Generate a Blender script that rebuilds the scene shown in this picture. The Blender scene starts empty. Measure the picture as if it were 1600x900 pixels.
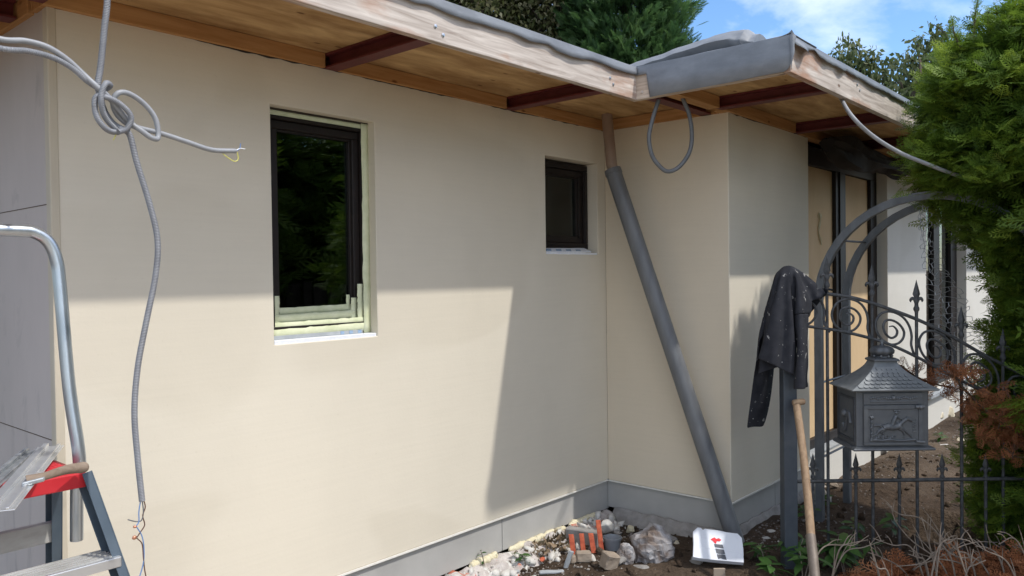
import bpy, bmesh, math, random
import numpy as np
from mathutils import Vector, Matrix, noise

random.seed(7); rng = np.random.default_rng(7)
R = math.radians
scene = bpy.context.scene
COL = scene.collection

# ------------------------------------------------------------------ camera
EYE = 1.62; FPX = 1237.85
YAW, PITCH, ROLL = R(41.2103), R(-0.9587), R(-0.7487)
_cy, _sy, _cp, _sp = math.cos(YAW), math.sin(YAW), math.cos(PITCH), math.sin(PITCH)
FW = np.array([_cy*_cp, _sy*_cp, _sp]); _rt = np.array([_sy, -_cy, 0.0]); _up = np.cross(_rt, FW)
RT = math.cos(ROLL)*_rt + math.sin(ROLL)*_up
UP = -math.sin(ROLL)*_rt + math.cos(ROLL)*_up
cam_d = bpy.data.cameras.new('camera'); cam = bpy.data.objects.new('camera', cam_d); COL.objects.link(cam)
cam_d.sensor_width = 36.0; cam_d.lens = 36.0*FPX/1600.0; cam_d.clip_start = 0.05; cam_d.clip_end = 3000
cam.matrix_world = Matrix(((RT[0], UP[0], -FW[0], 0), (RT[1], UP[1], -FW[1], 0), (RT[2], UP[2], -FW[2], EYE), (0, 0, 0, 1)))
scene.camera = cam
FH = np.array([_cy, _sy, 0.0]); RH = np.array([_sy, -_cy, 0.0])   # level forward / right

def ray(x, y): return FW + RT*(x-800)/FPX - UP*(y-450)/FPX
def dep(x, y, d): return np.array([0, 0, EYE]) + ray(x, y)*d
def on(x, y, ax, val):
    d = ray(x, y); o = np.array([0, 0, EYE]); t = (val-o[ax])/d[ax]; return o + d*t
def G(x, y, z=0.0): return on(x, y, 2, z)

# ------------------------------------------------------------------ sky, sun, exposure
SUN = Vector((0.316, -1.0, 1.50)).normalized()
SUN_EL = math.asin(SUN.z); SUN_ROT = math.atan2(SUN.x, SUN.y)
world = bpy.data.worlds.new('World'); scene.world = world; world.use_nodes = True
wn = world.node_tree; wn.nodes.clear()
def wnode(t): return wn.nodes.new(t)
wo = wnode('ShaderNodeOutputWorld'); bg = wnode('ShaderNodeBackground'); bg.inputs[1].default_value = 0.145
sky = wnode('ShaderNodeTexSky'); sky.sky_type = 'NISHITA'; sky.sun_disc = False
sky.sun_elevation = SUN_EL; sky.sun_rotation = SUN_ROT; sky.air_density = 1.0; sky.dust_density = 0.6; sky.ozone_density = 4.0
tc = wnode('ShaderNodeTexCoord'); sep = wnode('ShaderNodeSeparateXYZ'); wn.links.new(tc.outputs['Generated'], sep.inputs[0])
addz = wnode('ShaderNodeMath'); addz.operation = 'ADD'; addz.inputs[1].default_value = 0.22; wn.links.new(sep.outputs[2], addz.inputs[0])
mx = wnode('ShaderNodeMath'); mx.operation = 'MAXIMUM'; mx.inputs[1].default_value = 0.05; wn.links.new(addz.outputs[0], mx.inputs[0])
dv = wnode('ShaderNodeVectorMath'); dv.operation = 'SCALE'
inv = wnode('ShaderNodeMath'); inv.operation = 'DIVIDE'; inv.inputs[0].default_value = 1.0; wn.links.new(mx.outputs[0], inv.inputs[1])
wn.links.new(tc.outputs['Generated'], dv.inputs[0]); wn.links.new(inv.outputs[0], dv.inputs['Scale'])
mp = wnode('ShaderNodeMapping'); mp.inputs['Location'].default_value = (-8.5, -8.9, 0.0); wn.links.new(dv.outputs[0], mp.inputs[0])
cn = wnode('ShaderNodeTexNoise'); cn.inputs['Scale'].default_value = 1.15; cn.inputs['Detail'].default_value = 8; cn.inputs['Roughness'].default_value = 0.55
cn.inputs['Distortion'].default_value = 0.3; wn.links.new(mp.outputs[0], cn.inputs['Vector'])
cr = wnode('ShaderNodeValToRGB'); cr.color_ramp.elements[0].position = 0.42; cr.color_ramp.elements[1].position = 0.66
cr.color_ramp.elements[0].color = (0, 0, 0, 1); cr.color_ramp.elements[1].color = (.78, .78, .78, 1); wn.links.new(cn.outputs[0], cr.inputs[0])
hs = wnode('ShaderNodeHueSaturation'); hs.inputs['Saturation'].default_value = 1.12; hs.inputs['Value'].default_value = 1.0; wn.links.new(sky.outputs[0], hs.inputs['Color'])
cm = wnode('ShaderNodeMixRGB'); cm.inputs[2].default_value = (10.2, 9.9, 9.6, 1); wn.links.new(cr.outputs[0], cm.inputs[0]); wn.links.new(hs.outputs[0], cm.inputs[1])
wn.links.new(cm.outputs[0], bg.inputs[0]); wn.links.new(bg.outputs[0], wo.inputs[0])
sl = bpy.data.lights.new('sun', 'SUN'); sl.energy = 2.05; sl.angle = R(1.2); sl.color = (1.0, .965, .91)
so = bpy.data.objects.new('sun', sl); COL.objects.link(so); so.location = (6, -12, 20)
so.rotation_euler = SUN.to_track_quat('Z', 'Y').to_euler()
vs = scene.view_settings; vs.view_transform = 'Standard'; vs.look = 'None'; vs.gamma = 1.0; vs.exposure = 0.66; vs.use_curve_mapping = False
scene.cycles.max_bounces = 8; scene.cycles.transparent_max_bounces = 16
scene.cycles.use_denoising = True

# ------------------------------------------------------------------ materials
MATS = {}
def nodes_of(name, rough=.7, metal=0.0, spec=.4):
    m = bpy.data.materials.new(name); m.use_nodes = True; MATS[name] = m
    nt = m.node_tree; b = nt.nodes['Principled BSDF']
    b.inputs['Roughness'].default_value = rough; b.inputs['Metallic'].default_value = metal; b.inputs['Specular IOR Level'].default_value = spec
    return m, nt, b
def c4(c): return (c[0], c[1], c[2], 1)
def noise_col(nt, c1, c2, scale, stretch=(1, 1, 1), detail=6, lo=.3, hi=.7, rough=.6, dist=0.0):
    t = nt.nodes.new('ShaderNodeTexCoord'); mpn = nt.nodes.new('ShaderNodeMapping'); mpn.inputs['Scale'].default_value = stretch
    nt.links.new(t.outputs['Object'], mpn.inputs[0])
    n = nt.nodes.new('ShaderNodeTexNoise'); n.inputs['Scale'].default_value = scale; n.inputs['Detail'].default_value = detail
    n.inputs['Roughness'].default_value = rough; n.inputs['Distortion'].default_value = dist
    nt.links.new(mpn.outputs[0], n.inputs['Vector'])
    r = nt.nodes.new('ShaderNodeValToRGB'); r.color_ramp.elements[0].position = lo; r.color_ramp.elements[1].position = hi
    r.color_ramp.elements[0].color = c4(c1); r.color_ramp.elements[1].color = c4(c2); nt.links.new(n.outputs[0], r.inputs[0])
    return r.outputs[0], n.outputs[0]
def mix(nt, fac, a, b, mode='MIX'):
    m = nt.nodes.new('ShaderNodeMixRGB'); m.blend_type = mode
    for sock, v in ((m.inputs[0], fac), (m.inputs[1], a), (m.inputs[2], b)):
        if hasattr(v, 'is_linked'): nt.links.new(v, sock)
        elif isinstance(v, (tuple, list)): sock.default_value = c4(v)
        else: sock.default_value = v
    return m.outputs[0]
def bump(nt, b, h, strength=.3, dist=.01):
    n = nt.nodes.new('ShaderNodeBump'); n.inputs['Strength'].default_value = strength; n.inputs['Distance'].default_value = dist
    nt.links.new(h, n.inputs['Height']); nt.links.new(n.outputs[0], b.inputs['Normal'])
def simple(name, c1, c2=None, scale=20, rough=.7, metal=0., bs=.15, bd=.004, stretch=(1, 1, 1), lo=.3, hi=.7, spec=.4, detail=6):
    c2 = c2 or tuple(min(1, v*1.25) for v in c1)
    m, nt, b = nodes_of(name, rough, metal, spec)
    c, h = noise_col(nt, c1, c2, scale, stretch, detail, lo, hi); nt.links.new(c, b.inputs['Base Color'])
    if bs: bump(nt, b, h, bs, bd)
    return m
def plaster(name, base, dark):
    m, nt, b = nodes_of(name, .9, 0, .15)
    big, _ = noise_col(nt, tuple(v*.93 for v in base), base, 1.1, (1, 1, .7), 5, .32, .66)
    st, hs = noise_col(nt, (.88, .88, .88), (1, 1, 1), 7, (.35, .35, 9), 9, .30, .6)
    sp, hsp = noise_col(nt, (.9, .89, .87), (1, 1, 1), 55, (1, 1, 1), 3, .28, .36)
    c = mix(nt, .2, big, st, 'MULTIPLY'); c = mix(nt, .5, c, sp, 'MULTIPLY')
    sm, _ = noise_col(nt, dark, (1, 1, 1), .9, (1, 1, .5), 6, .22, .42)
    c = mix(nt, .3, c, sm, 'MULTIPLY')
    sc_, _ = noise_col(nt, (.80, .78, .75), (1, 1, 1), 3.2, (.25, .25, 22), 3, .20, .235, .5, .4); c = mix(nt, .3, c, sc_, 'MULTIPLY')
    pt, _ = noise_col(nt, (1.0, 1.0, 1.0), (.90, .89, .87), .55, (1, 1, 1.6), 2, .52, .56, .4, .8); c = mix(nt, .45, c, pt, 'MULTIPLY')
    nt.links.new(c, b.inputs['Base Color'])
    mm = nt.nodes.new('ShaderNodeMath'); mm.operation = 'ADD'; nt.links.new(hs, mm.inputs[0]); nt.links.new(hsp, mm.inputs[1])
    bump(nt, b, mm.outputs[0], .09, .005)
    return m
def wood(name, c1, c2, stain=None, axis=0, scale=3.0, rough=.75, knots=True, stain_lo=.52, stain_hi=.72, st_=14, lng=.9):
    m, nt, b = nodes_of(name, rough, 0, .25)
    s = [st_]*3; s[axis] = lng
    c, h = noise_col(nt, c1, c2, scale, tuple(s), 8, .3, .7, .6, .6)
    if stain:
        st = [2.2, 2.2, 2.2]; st[axis] = .7
        _, f = noise_col(nt, (0, 0, 0), (1, 1, 1), 2.6, tuple(st), 5)
        r = nt.nodes.new('ShaderNodeValToRGB'); r.color_ramp.elements[0].position = stain_lo; r.color_ramp.elements[1].position = stain_hi
        nt.links.new(f, r.inputs[0]); c = mix(nt, r.outputs[0], c, mix(nt, .6, c, stain))
    if knots:
        t = nt.nodes.new('ShaderNodeTexCoord'); mpn = nt.nodes.new('ShaderNodeMapping'); k = [4.5, 4.5, 4.5]; k[axis] = 2.0
        mpn.inputs['Scale'].default_value = k; nt.links.new(t.outputs['Object'], mpn.inputs[0])
        v = nt.nodes.new('ShaderNodeTexVoronoi'); v.inputs['Scale'].default_value = 2.2; nt.links.new(mpn.outputs[0], v.inputs['Vector'])
        r = nt.nodes.new('ShaderNodeValToRGB'); r.color_ramp.elements[0].position = .05; r.color_ramp.elements[1].position = .11
        r.color_ramp.elements[0].color = (.25, .14, .08, 1); r.color_ramp.elements[1].color = (1, 1, 1, 1)
        nt.links.new(v.outputs['Distance'], r.inputs[0]); c = mix(nt, .8, c, r.outputs[0], 'MULTIPLY')
    nt.links.new(c, b.inputs['Base Color']); bump(nt, b, h, .25, .003)
    return m
def foliage(name, cols, rough=.55, trans=.25, spec=.35):
    """colour picked by the per-face attribute 'tint' (leaf to leaf variation)"""
    m, nt, b = nodes_of(name, rough, 0, spec)
    a = nt.nodes.new('ShaderNodeAttribute'); a.attribute_name = 'tint'
    r = nt.nodes.new('ShaderNodeValToRGB'); e = r.color_ramp.elements
    while len(e) < len(cols): e.new(.5)
    for i, c in enumerate(cols): e[i].position = i/(len(cols)-1); e[i].color = c4(c)
    nt.links.new(a.outputs['Fac'], r.inputs[0]); nt.links.new(r.outputs[0], b.inputs['Base Color'])
    if trans:
        tb = nt.nodes.new('ShaderNodeBsdfTranslucent'); nt.links.new(r.outputs[0], tb.inputs[0])
        ms = nt.nodes.new('ShaderNodeMixShader'); ms.inputs[0].default_value = trans
        nt.links.new(b.outputs[0], ms.inputs[1]); nt.links.new(tb.outputs[0], ms.inputs[2])
        nt.links.new(ms.outputs[0], nt.nodes['Material Output'].inputs[0])
    return m

CREAM = (.725, .66, .54)
plaster('plaster', CREAM, (.8, .8, .8))
plaster('plaster_return', (.71, .625, .49), (.8, .8, .8))
plaster('plaster_white', (.74, .71, .64), (.85, .85, .85))
def side_wall_mat():
    m, nt, b = nodes_of('side_wall', .85, 0, .2)
    c, h = noise_col(nt, (.43, .38, .345), (.54, .475, .435), 1.6, (1, 1, .5), 8, .3, .7)
    w, h2 = noise_col(nt, (.55, .55, .57), (1, 1, 1), 2.4, (1, 1.6, .5), 9, .30, .44, .65, 1.6)
    nt.links.new(mix(nt, .55, c, w, 'MULTIPLY'), b.inputs['Base Color']); bump(nt, b, h2, .12, .004)
side_wall_mat()
simple('corner_bead', (.50, .44, .34), (.60, .53, .41), 12, .9, stretch=(1, 1, .2))
simple('plinth', (.36, .35, .33), (.44, .43, .405), 3.5, .75, bs=.1, stretch=(1, 1, 1))
simple('profile', (.70, .68, .62), (.8, .78, .72), 30, .5)
simple('gap', (.03, .025, .02), (.06, .05, .04), 40, .9)
def foundation_mat():
    m, nt, b = nodes_of('foundation', .95, 0, .1)
    c, h = noise_col(nt, (.30, .26, .24), (.62, .57, .53), 9, (1, 1, 1), 10, .3, .62, .7)
    _, f = noise_col(nt, (0, 0, 0), (1, 1, 1), 6.5, (1, 1, 1), 4)
    r = nt.nodes.new('ShaderNodeValToRGB'); r.color_ramp.elements[0].position = .62; r.color_ramp.elements[1].position = .66; nt.links.new(f, r.inputs[0])
    nt.links.new(mix(nt, r.outputs[0], c, (.50, .17, .11)), b.inputs['Base Color']); bump(nt, b, h, .9, .03)
foundation_mat()
simple('foam', (.62, .55, .36), (.74, .68, .50), 35, .85, bs=.6, bd=.01)
wood('plywood', (.34, .19, .072), (.66, .44, .21), (.18, .08, .024), 0, 2.2, .8, True, .46, .66, 4.5, 1.1)
wood('plywood_y', (.36, .20, .085), (.56, .35, .17), (.30, .15, .05), 1, 1.7)
wood('beam_wood', (.34, .155, .05), (.52, .29, .12), None, 0, 2.5)
wood('beam_wood_y', (.34, .155, .05), (.52, .29, .12), None, 1, 2.5)
wood('fascia', (.34, .28, .235), (.70, .63, .56), (.36, .13, .04), 0, 3.4, .9, True, .50, .64)
wood('fascia_y', (.38, .29, .22), (.68, .58, .48), (.36, .14, .05), 1, 3.4)
simple('red_steel', (.085, .014, .014), (.14, .026, .024), 9, .55, bs=.08)
simple('membrane', (.15, .16, .175), (.25, .265, .285), 5, .5, bs=.35, bd=.01, stretch=(1, 1, 2))
simple('frame_brown', (.009, .006, .005), (.017, .011, .009), 25, .55, bs=.05)
simple('tape', (.55, .58, .36), (.70, .71, .50), 16, .7, bs=.35, bd=.004)
simple('polystyrene', (.74, .76, .80), (.84, .85, .87), 60, .8)
simple('blue_print', (.22, .32, .45), (.32, .42, .55), 40, .7)
simple('ply_board', (.66, .46, .25), (.76, .55, .32), 4, .8, bs=.05, stretch=(1, 1, .3))
simple('smear', (.60, .52, .33), (.7, .62, .42), 30, .8)
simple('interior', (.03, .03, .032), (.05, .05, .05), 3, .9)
simple('screw', (.6, .6, .6), (.75, .75, .75), 80, .3, 1.0, bs=0)
def glass_mat():
    m = bpy.data.materials.new('window_glass'); m.use_nodes = True; MATS['window_glass'] = m; nt = m.node_tree
    nt.nodes.remove(nt.nodes['Principled BSDF'])
    tr = nt.nodes.new('ShaderNodeBsdfTransparent'); tr.inputs[0].default_value = (.55, .6, .58, 1)
    gl = nt.nodes.new('ShaderNodeBsdfGlossy'); gl.inputs['Roughness'].default_value = .012; gl.inputs[0].default_value = (.95, 1, .98, 1)
    fr = nt.nodes.new('ShaderNodeFresnel'); fr.inputs[0].default_value = 1.6
    ms = nt.nodes.new('ShaderNodeMixShader'); nt.links.new(fr.outputs[0], ms.inputs[0]); nt.links.new(tr.outputs[0], ms.inputs[1]); nt.links.new(gl.outputs[0], ms.inputs[2])
    nt.links.new(ms.outputs[0], nt.nodes['Material Output'].inputs[0])
glass_mat()
def soil_mat():
    m, nt, b = nodes_of('soil', .97, 0, .1)
    c, h = noise_col(nt, (.040, .028, .020), (.115, .085, .062), 3.0, (1, 1, 1), 12, .3, .7, .7)
    c2, h2 = noise_col(nt, (.55, .55, .55), (1.2, 1.15, 1.1), 34, (1, 1, 1), 6, .3, .7)
    c = mix(nt, .8, c, c2, 'MULTIPLY')
    d, _ = noise_col(nt, (0, 0, 0), (1, 1, 1), .55, (1, 1, 1), 5, .5, .62)
    c = mix(nt, mix(nt, .55, (0, 0, 0), d), c, (.20, .155, .115))
    nt.links.new(c, b.inputs['Base Color'])
    mm = nt.nodes.new('ShaderNodeMath'); mm.operation = 'ADD'; nt.links.new(h, mm.inputs[0]); nt.links.new(h2, mm.inputs[1])
    bump(nt, b, mm.outputs[0], 1.0, .03)
soil_mat()
simple('conduit', (.19, .195, .21), (.26, .265, .28), 20, .5)
simple('cable', (.25, .255, .265), (.32, .325, .335), 20, .45)
simple('dark_cable', (.11, .115, .12), (.15, .155, .16), 20, .5)
simple('wire_blue', (.12, .22, .42), None, 20, .45, bs=0)
simple('wire_brown', (.10, .045, .03), None, 20, .45, bs=0)
simple('wire_yellow', (.62, .58, .12), None, 20, .45, bs=0)
simple('wire_core', (.45, .18, .10), (.6, .3, .2), 60, .4, .6, bs=0)
simple('white_plastic', (.75, .75, .74), None, 20, .5, bs=0)
simple('galvanised', (.42, .46, .49), (.58, .62, .65), 14, .32, .85, bs=.06, stretch=(1, 1, .4))
simple('aluminium', (.62, .63, .64), (.74, .75, .76), 18, .35, .8, bs=.05, stretch=(.3, 1, 1))
simple('dull_metal', (.26, .28, .30), (.50, .52, .53), 22, .45, .7, bs=.1)
simple('ladder_blue', (.072, .098, .125), (.10, .13, .16), 12, .45, .2, bs=.04)
simple('ladder_red', (.50, .018, .028), (.60, .035, .045), 10, .4, bs=.04)
simple('dirty_step', (.28, .27, .24), (.50, .49, .46), 12, .7, .2, bs=.2, stretch=(.4, 1, 1))
wood('knife_handle', (.20, .145, .105), (.36, .285, .22), (.13, .09, .06), 0, 3.0, .7, False)
simple('pipe_grey', (.105, .110, .118), (.19, .195, .20), 9, .42, bs=.08, stretch=(1.5, 1.5, .35), lo=.25, hi=.75)
simple('pipe_brown', (.24, .165, .12), (.33, .24, .18), 9, .5, bs=.06)
simple('iron', (.045, .047, .05), (.12, .122, .125), 34, .6, .3, bs=.25, bd=.003)
simple('iron_post', (.060, .072, .088), (.085, .098, .115), 14, .5, .2, bs=.06)
simple('arch_steel', (.11, .12, .13), (.19, .20, .215), 16, .55, .4, bs=.15, stretch=(1, 1, .4))
def worn(name, c1, c2, chip, scale):
    m, nt, b = nodes_of(name, .5, .25, .5)
    c, h = noise_col(nt, c1, c2, scale, (1, 1, 1), 7, .3, .7)
    _, f = noise_col(nt, (0, 0, 0), (1, 1, 1), 70, (1, 1, 1), 4)
    r = nt.nodes.new('ShaderNodeValToRGB'); r.color_ramp.elements[0].position = .68; r.color_ramp.elements[1].position = .72; nt.links.new(f, r.inputs[0])
    g = nt.nodes.new('ShaderNodeNewGeometry'); pr = nt.nodes.new('ShaderNodeValToRGB'); pr.color_ramp.elements[0].position = .53; pr.color_ramp.elements[1].position = .60; nt.links.new(g.outputs['Pointiness'], pr.inputs[0])
    c = mix(nt, mix(nt, .55, (0, 0, 0), pr.outputs[0]), c, chip); c = mix(nt, mix(nt, .6, (0, 0, 0), r.outputs[0]), c, chip)
    nt.links.new(c, b.inputs['Base Color']); bump(nt, b, h, .25, .003)
worn('mailbox', (.040, .045, .052), (.078, .083, .09), (.22, .23, .24), 26); worn('mailbox_roof', (.10, .112, .12), (.17, .182, .19), (.36, .37, .37), 18)
simple('wire_net', (.30, .31, .32), (.42, .43, .44), 30, .5, .5, bs=0)
def jacket_mat():
    m, nt, b = nodes_of('jacket', .92, 0, .15)
    c, h = noise_col(nt, (.020, .021, .026), (.042, .043, .050), 12, (1, 1, 1), 6)
    _, f = noise_col(nt, (0, 0, 0), (1, 1, 1), 26, (1, 1, .8), 3)
    r = nt.nodes.new('ShaderNodeValToRGB'); r.color_ramp.elements[0].position = .66; r.color_ramp.elements[1].position = .685; nt.links.new(f, r.inputs[0])
    _, f2 = noise_col(nt, (0, 0, 0), (1, 1, 1), 60, (1, 1, .7), 3)
    r2 = nt.nodes.new('ShaderNodeValToRGB'); r2.color_ramp.elements[0].position = .69; r2.color_ramp.elements[1].position = .73; nt.links.new(f2, r2.inputs[0])
    c = mix(nt, r.outputs[0], c, (.30, .29, .28)); c = mix(nt, r2.outputs[0], c, (.5, .49, .47))
    nt.links.new(c, b.inputs['Base Color']); bump(nt, b, h, .3, .004)
jacket_mat()
simple('tarp', (.016, .013, .011), (.034, .028, .024), 8, .75, bs=.3, bd=.02, spec=.2)
wood('fork_shaft', (.22, .145, .09), (.36, .25, .155), (.14, .085, .05), 2, 3.0, .65, False)
simple('brick_tan', (.24, .19, .145), (.36, .295, .23), 14, .95, bs=.6, bd=.012)
simple('brick_grey', (.22, .205, .19), (.36, .345, .325), 14, .95, bs=.6, bd=.012)
simple('stone_pale', (.50, .48, .44), (.68, .66, .61), 16, .9, bs=.5, bd=.012)
simple('stone_cream', (.55, .48, .34), (.72, .65, .50), 18, .9, bs=.5, bd=.012)
simple('orange_strip', (.38, .07, .035), (.66, .16, .075), 22, .75, bs=.4, lo=.35, hi=.6)
simple('slate', (.30, .32, .33), (.42, .44, .45), 14, .8, bs=.3, bd=.006)
simple('grey_pot', (.24, .255, .27), (.30, .315, .33), 10, .5, bs=.06)
def bag_mat():
    m, nt, b = nodes_of('plastic_bag', .5, 0, .4)
    c, h = noise_col(nt, (.15, .115, .095), (.48, .49, .51), 6.5, (1, 1, 1), 7, .38, .66, .6, .7)
    nt.links.new(c, b.inputs['Base Color']); bump(nt, b, h, .5, .02)
bag_mat()
simple('box_white', (.62, .64, .69), (.76, .78, .82), 9, .7, bs=.15, lo=.25, hi=.5)
simple('logo_red', (.62, .03, .04), None, 30, .6, bs=0)
simple('logo_grey', (.09, .095, .11), None, 30, .6, bs=0)
simple('cardboard', (.34, .27, .20), (.42, .34, .26), 12, .9)
simple('bark', (.055, .040, .028), (.11, .085, .06), 12, .95, bs=.8, bd=.02, stretch=(1, 1, .25))
simple('rusty_socket', (.13, .105, .085), (.22, .185, .155), 20, .6, .3, bs=.2)
simple('twig', (.16, .125, .095), (.30, .25, .20), 20, .9, bs=.3)
simple('dark_twig', (.07, .045, .03), (.13, .09, .06), 20, .9, bs=.3)
simple('fence_wood', (.035, .026, .02), (.06, .046, .035), 6, .85, stretch=(3, 3, .3))
simple('gravel', (.10, .08, .065), (.34, .31, .28), 3, .9, bs=0, detail=2)
foliage('thuja', [(.055, .105, .016), (.13, .215, .026), (.215, .31, .036), (.31, .39, .058)], trans=.45)
foliage('cypress', [(.025, .06, .020), (.055, .12, .038), (.09, .175, .052), (.12, .21, .075)], trans=.42)
foliage('holly', [(.03, .045, .016), (.08, .10, .03), (.15, .155, .06), (.42, .39, .24)], .45, .35)
foliage('birch', [(.05, .075, .025), (.09, .125, .04), (.15, .18, .075), (.24, .25, .13)], .5, .4)
foliage('dead', [(.13, .055, .03), (.25, .10, .048), (.38, .155, .07), (.48, .26, .14)], .8, .15, .1)
foliage('weed', [(.03, .08, .018), (.06, .14, .03), (.10, .19, .05)], .45, .3)
foliage('weed_dry', [(.06, .05, .03), (.16, .12, .07), (.28, .2, .13)], .8, .1)

# ------------------------------------------------------------------ geometry helpers
BASE = {}
def put(o, parent):
    COL.objects.link(o)
    if parent is not None: o.parent = parent; BASE[o] = BASE[parent]
    else: BASE[o] = np.zeros(3)
    return o
def thing(name, label, cat, loc=(0, 0, 0), group=None):
    o = bpy.data.objects.new(name, None); o.empty_display_size = .1; put(o, None); o.location = loc; BASE[o] = np.array(loc, float)
    o['label'] = label; o['category'] = cat
    if group: o['group'] = group
    return o
def tag(o, label=None, cat=None, group=None, kind=None):
    if label: o['label'] = label
    if cat: o['category'] = cat
    if group: o['group'] = group
    if kind: o['kind'] = kind
    return o
def mesh_np(name, V, F, mat, parent=None, tint=None, smooth=False):
    V = np.asarray(V, np.float32); F = np.asarray(F, np.int32); k = F.shape[1]
    base = BASE[parent] if parent is not None else np.zeros(3)
    org = np.zeros(3)
    me = bpy.data.meshes.new(name)
    if parent is None:   # own origin at the base centre
        org = np.array([(V[:, 0].min()+V[:, 0].max())/2, (V[:, 1].min()+V[:, 1].max())/2, V[:, 2].min()])
        base = org
    V = V - base
    me.vertices.add(len(V)); me.vertices.foreach_set('co', V.astype(np.float32).ravel())
    me.loops.add(F.size); me.loops.foreach_set('vertex_index', F.ravel())
    me.polygons.add(len(F)); me.polygons.foreach_set('loop_start', np.arange(0, F.size, k, dtype=np.int32))
    try: me.polygons.foreach_set('loop_total', np.full(len(F), k, np.int32))
    except Exception: pass
    if smooth: me.polygons.foreach_set('use_smooth', np.ones(len(F), bool))
    if tint is not None:
        a = me.attributes.new('tint', 'FLOAT', 'FACE'); a.data.foreach_set('value', np.asarray(tint, np.float32))
    me.update(calc_edges=True); me.validate()
    me.materials.append(MATS[mat])
    o = bpy.data.objects.new(name, me); put(o, parent)
    if parent is None: o.location = org; BASE[o] = org
    return o
class MB:
    def __init__(s): s.v = []; s.f = []
    def add(s, V, F):
        n = len(s.v); s.v += [tuple(map(float, p)) for p in V]; s.f += [tuple(i+n for i in f) for f in F]; return s
    def box(s, a, b):
        x0, y0, z0 = a; x1, y1, z1 = b
        x0, x1 = min(x0, x1), max(x0, x1); y0, y1 = min(y0, y1), max(y0, y1); z0, z1 = min(z0, z1), max(z0, z1)
        V = [(x0, y0, z0), (x1, y0, z0), (x1, y1, z0), (x0, y1, z0), (x0, y0, z1), (x1, y0, z1), (x1, y1, z1), (x0, y1, z1)]
        return s.add(V, [(0, 3, 2, 1), (4, 5, 6, 7), (0, 1, 5, 4), (1, 2, 6, 5), (2, 3, 7, 6), (3, 0, 4, 7)])
    def obox(s, c, ax, ay, az):   # centre and three half axes
        c, ax, ay, az = (np.array(v, float) for v in (c, ax, ay, az))
        V = [c+i*ax+j*ay+k*az for k in (-1, 1) for i, j in ((-1, -1), (1, -1), (1, 1), (-1, 1))]
        return s.add(V, [(0, 3, 2, 1), (4, 5, 6, 7), (0, 1, 5, 4), (1, 2, 6, 5), (2, 3, 7, 6), (3, 0, 4, 7)])
    def bar(s, p, q, w, h, upv=(0, 0, 1)):
        p, q = np.array(p, float), np.array(q, float); d = q-p; L = np.linalg.norm(d); d = d/L
        u = np.array(upv, float); sd = np.cross(d, u); sd /= np.linalg.norm(sd); u2 = np.cross(sd, d)
        return s.obox((p+q)/2, d*L/2, sd*w/2, u2*h/2)
    def tube(s, P, r, n=8, cap=True, rot=0.0):
        P = [np.array(p, float) for p in P]; m = len(P)
        rr = r if hasattr(r, '__len__') else [r]*m
        T = []
        for i in range(m):
            t = P[min(i+1, m-1)]-P[max(i-1, 0)]; T.append(t/(np.linalg.norm(t)+1e-12))
        ref = np.array([0, 0, 1.0]) if abs(T[0][2]) < .9 else np.array([1.0, 0, 0])
        u = np.cross(T[0], ref); u /= np.linalg.norm(u); n0 = len(s.v); V = []
        for i in range(m):
            u = u-T[i]*(u@T[i]); u /= np.linalg.norm(u); w = np.cross(T[i], u)
            for k in range(n):
                a = 2*math.pi*k/n+rot; V.append(P[i]+rr[i]*(math.cos(a)*u+math.sin(a)*w))
        F = [(i*n+k, i*n+(k+1) % n, (i+1)*n+(k+1) % n, (i+1)*n+k) for i in range(m-1) for k in range(n)]
        if cap: F += [tuple(range(n-1, -1, -1)), tuple((m-1)*n+k for k in range(n))]
        return s.add(V, F)
    def lathe(s, prof, c, n=16, ax=None, squash=(1, 1)):
        c = np.array(c, float); V = []; m = len(prof)
        for r, z in prof:
            for k in range(n):
                a = 2*math.pi*k/n; V.append(c+np.array([r*math.cos(a)*squash[0], r*math.sin(a)*squash[1], z]))
        F = [(i*n+k, i*n+(k+1) % n, (i+1)*n+(k+1) % n, (i+1)*n+k) for i in range(m-1) for k in range(n)]
        F += [tuple(range(n-1, -1, -1)), tuple((m-1)*n+k for k in range(n))]
        return s.add(V, F)
    def ball(s, c, rad, n=10, basis=None):
        c = np.array(c, float); rad = np.array(rad if hasattr(rad, '__len__') else [rad]*3, float)
        B = np.eye(3) if basis is None else np.array(basis, float); V = []; m = max(4, n//2)
        for i in range(m+1):
            ph = math.pi*(i+.001)/(m+.002)
            for k in range(n):
                a = 2*math.pi*k/n; q = np.array([math.sin(ph)*math.cos(a), math.sin(ph)*math.sin(a), math.cos(ph)])*rad
                V.append(c+q@B)
        F = [(i*n+k, (i+1)*n+k, (i+1)*n+(k+1) % n, i*n+(k+1) % n) for i in range(m) for k in range(n)]
        return s.add(V, F)
    def build(s, name, mat, parent=None, smooth=False, bevel=0.0, at=None, seg=2):
        base = BASE[parent] if parent is not None else None
        A = np.array(s.v)
        if base is None:
            base = np.array(at, float) if at is not None else np.array([(A[:, 0].min()+A[:, 0].max())/2, (A[:, 1].min()+A[:, 1].max())/2, A[:, 2].min()])
        me = bpy.data.meshes.new(name); me.from_pydata([tuple(p) for p in (A-base)], [], s.f)
        if smooth: me.polygons.foreach_set('use_smooth', np.ones(len(me.polygons), bool))
        me.materials.append(MATS[mat]); me.update()
        o = bpy.data.objects.new(name, me); put(o, parent)
        if parent is None: o.location = base; BASE[o] = base
        if bevel:
            b = o.modifiers.new('bevel', 'BEVEL'); b.width = bevel; b.segments = seg; b.limit_method = 'ANGLE'; b.angle_limit = R(40)
        if smooth: smooth_by_angle(me)
        return o
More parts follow.
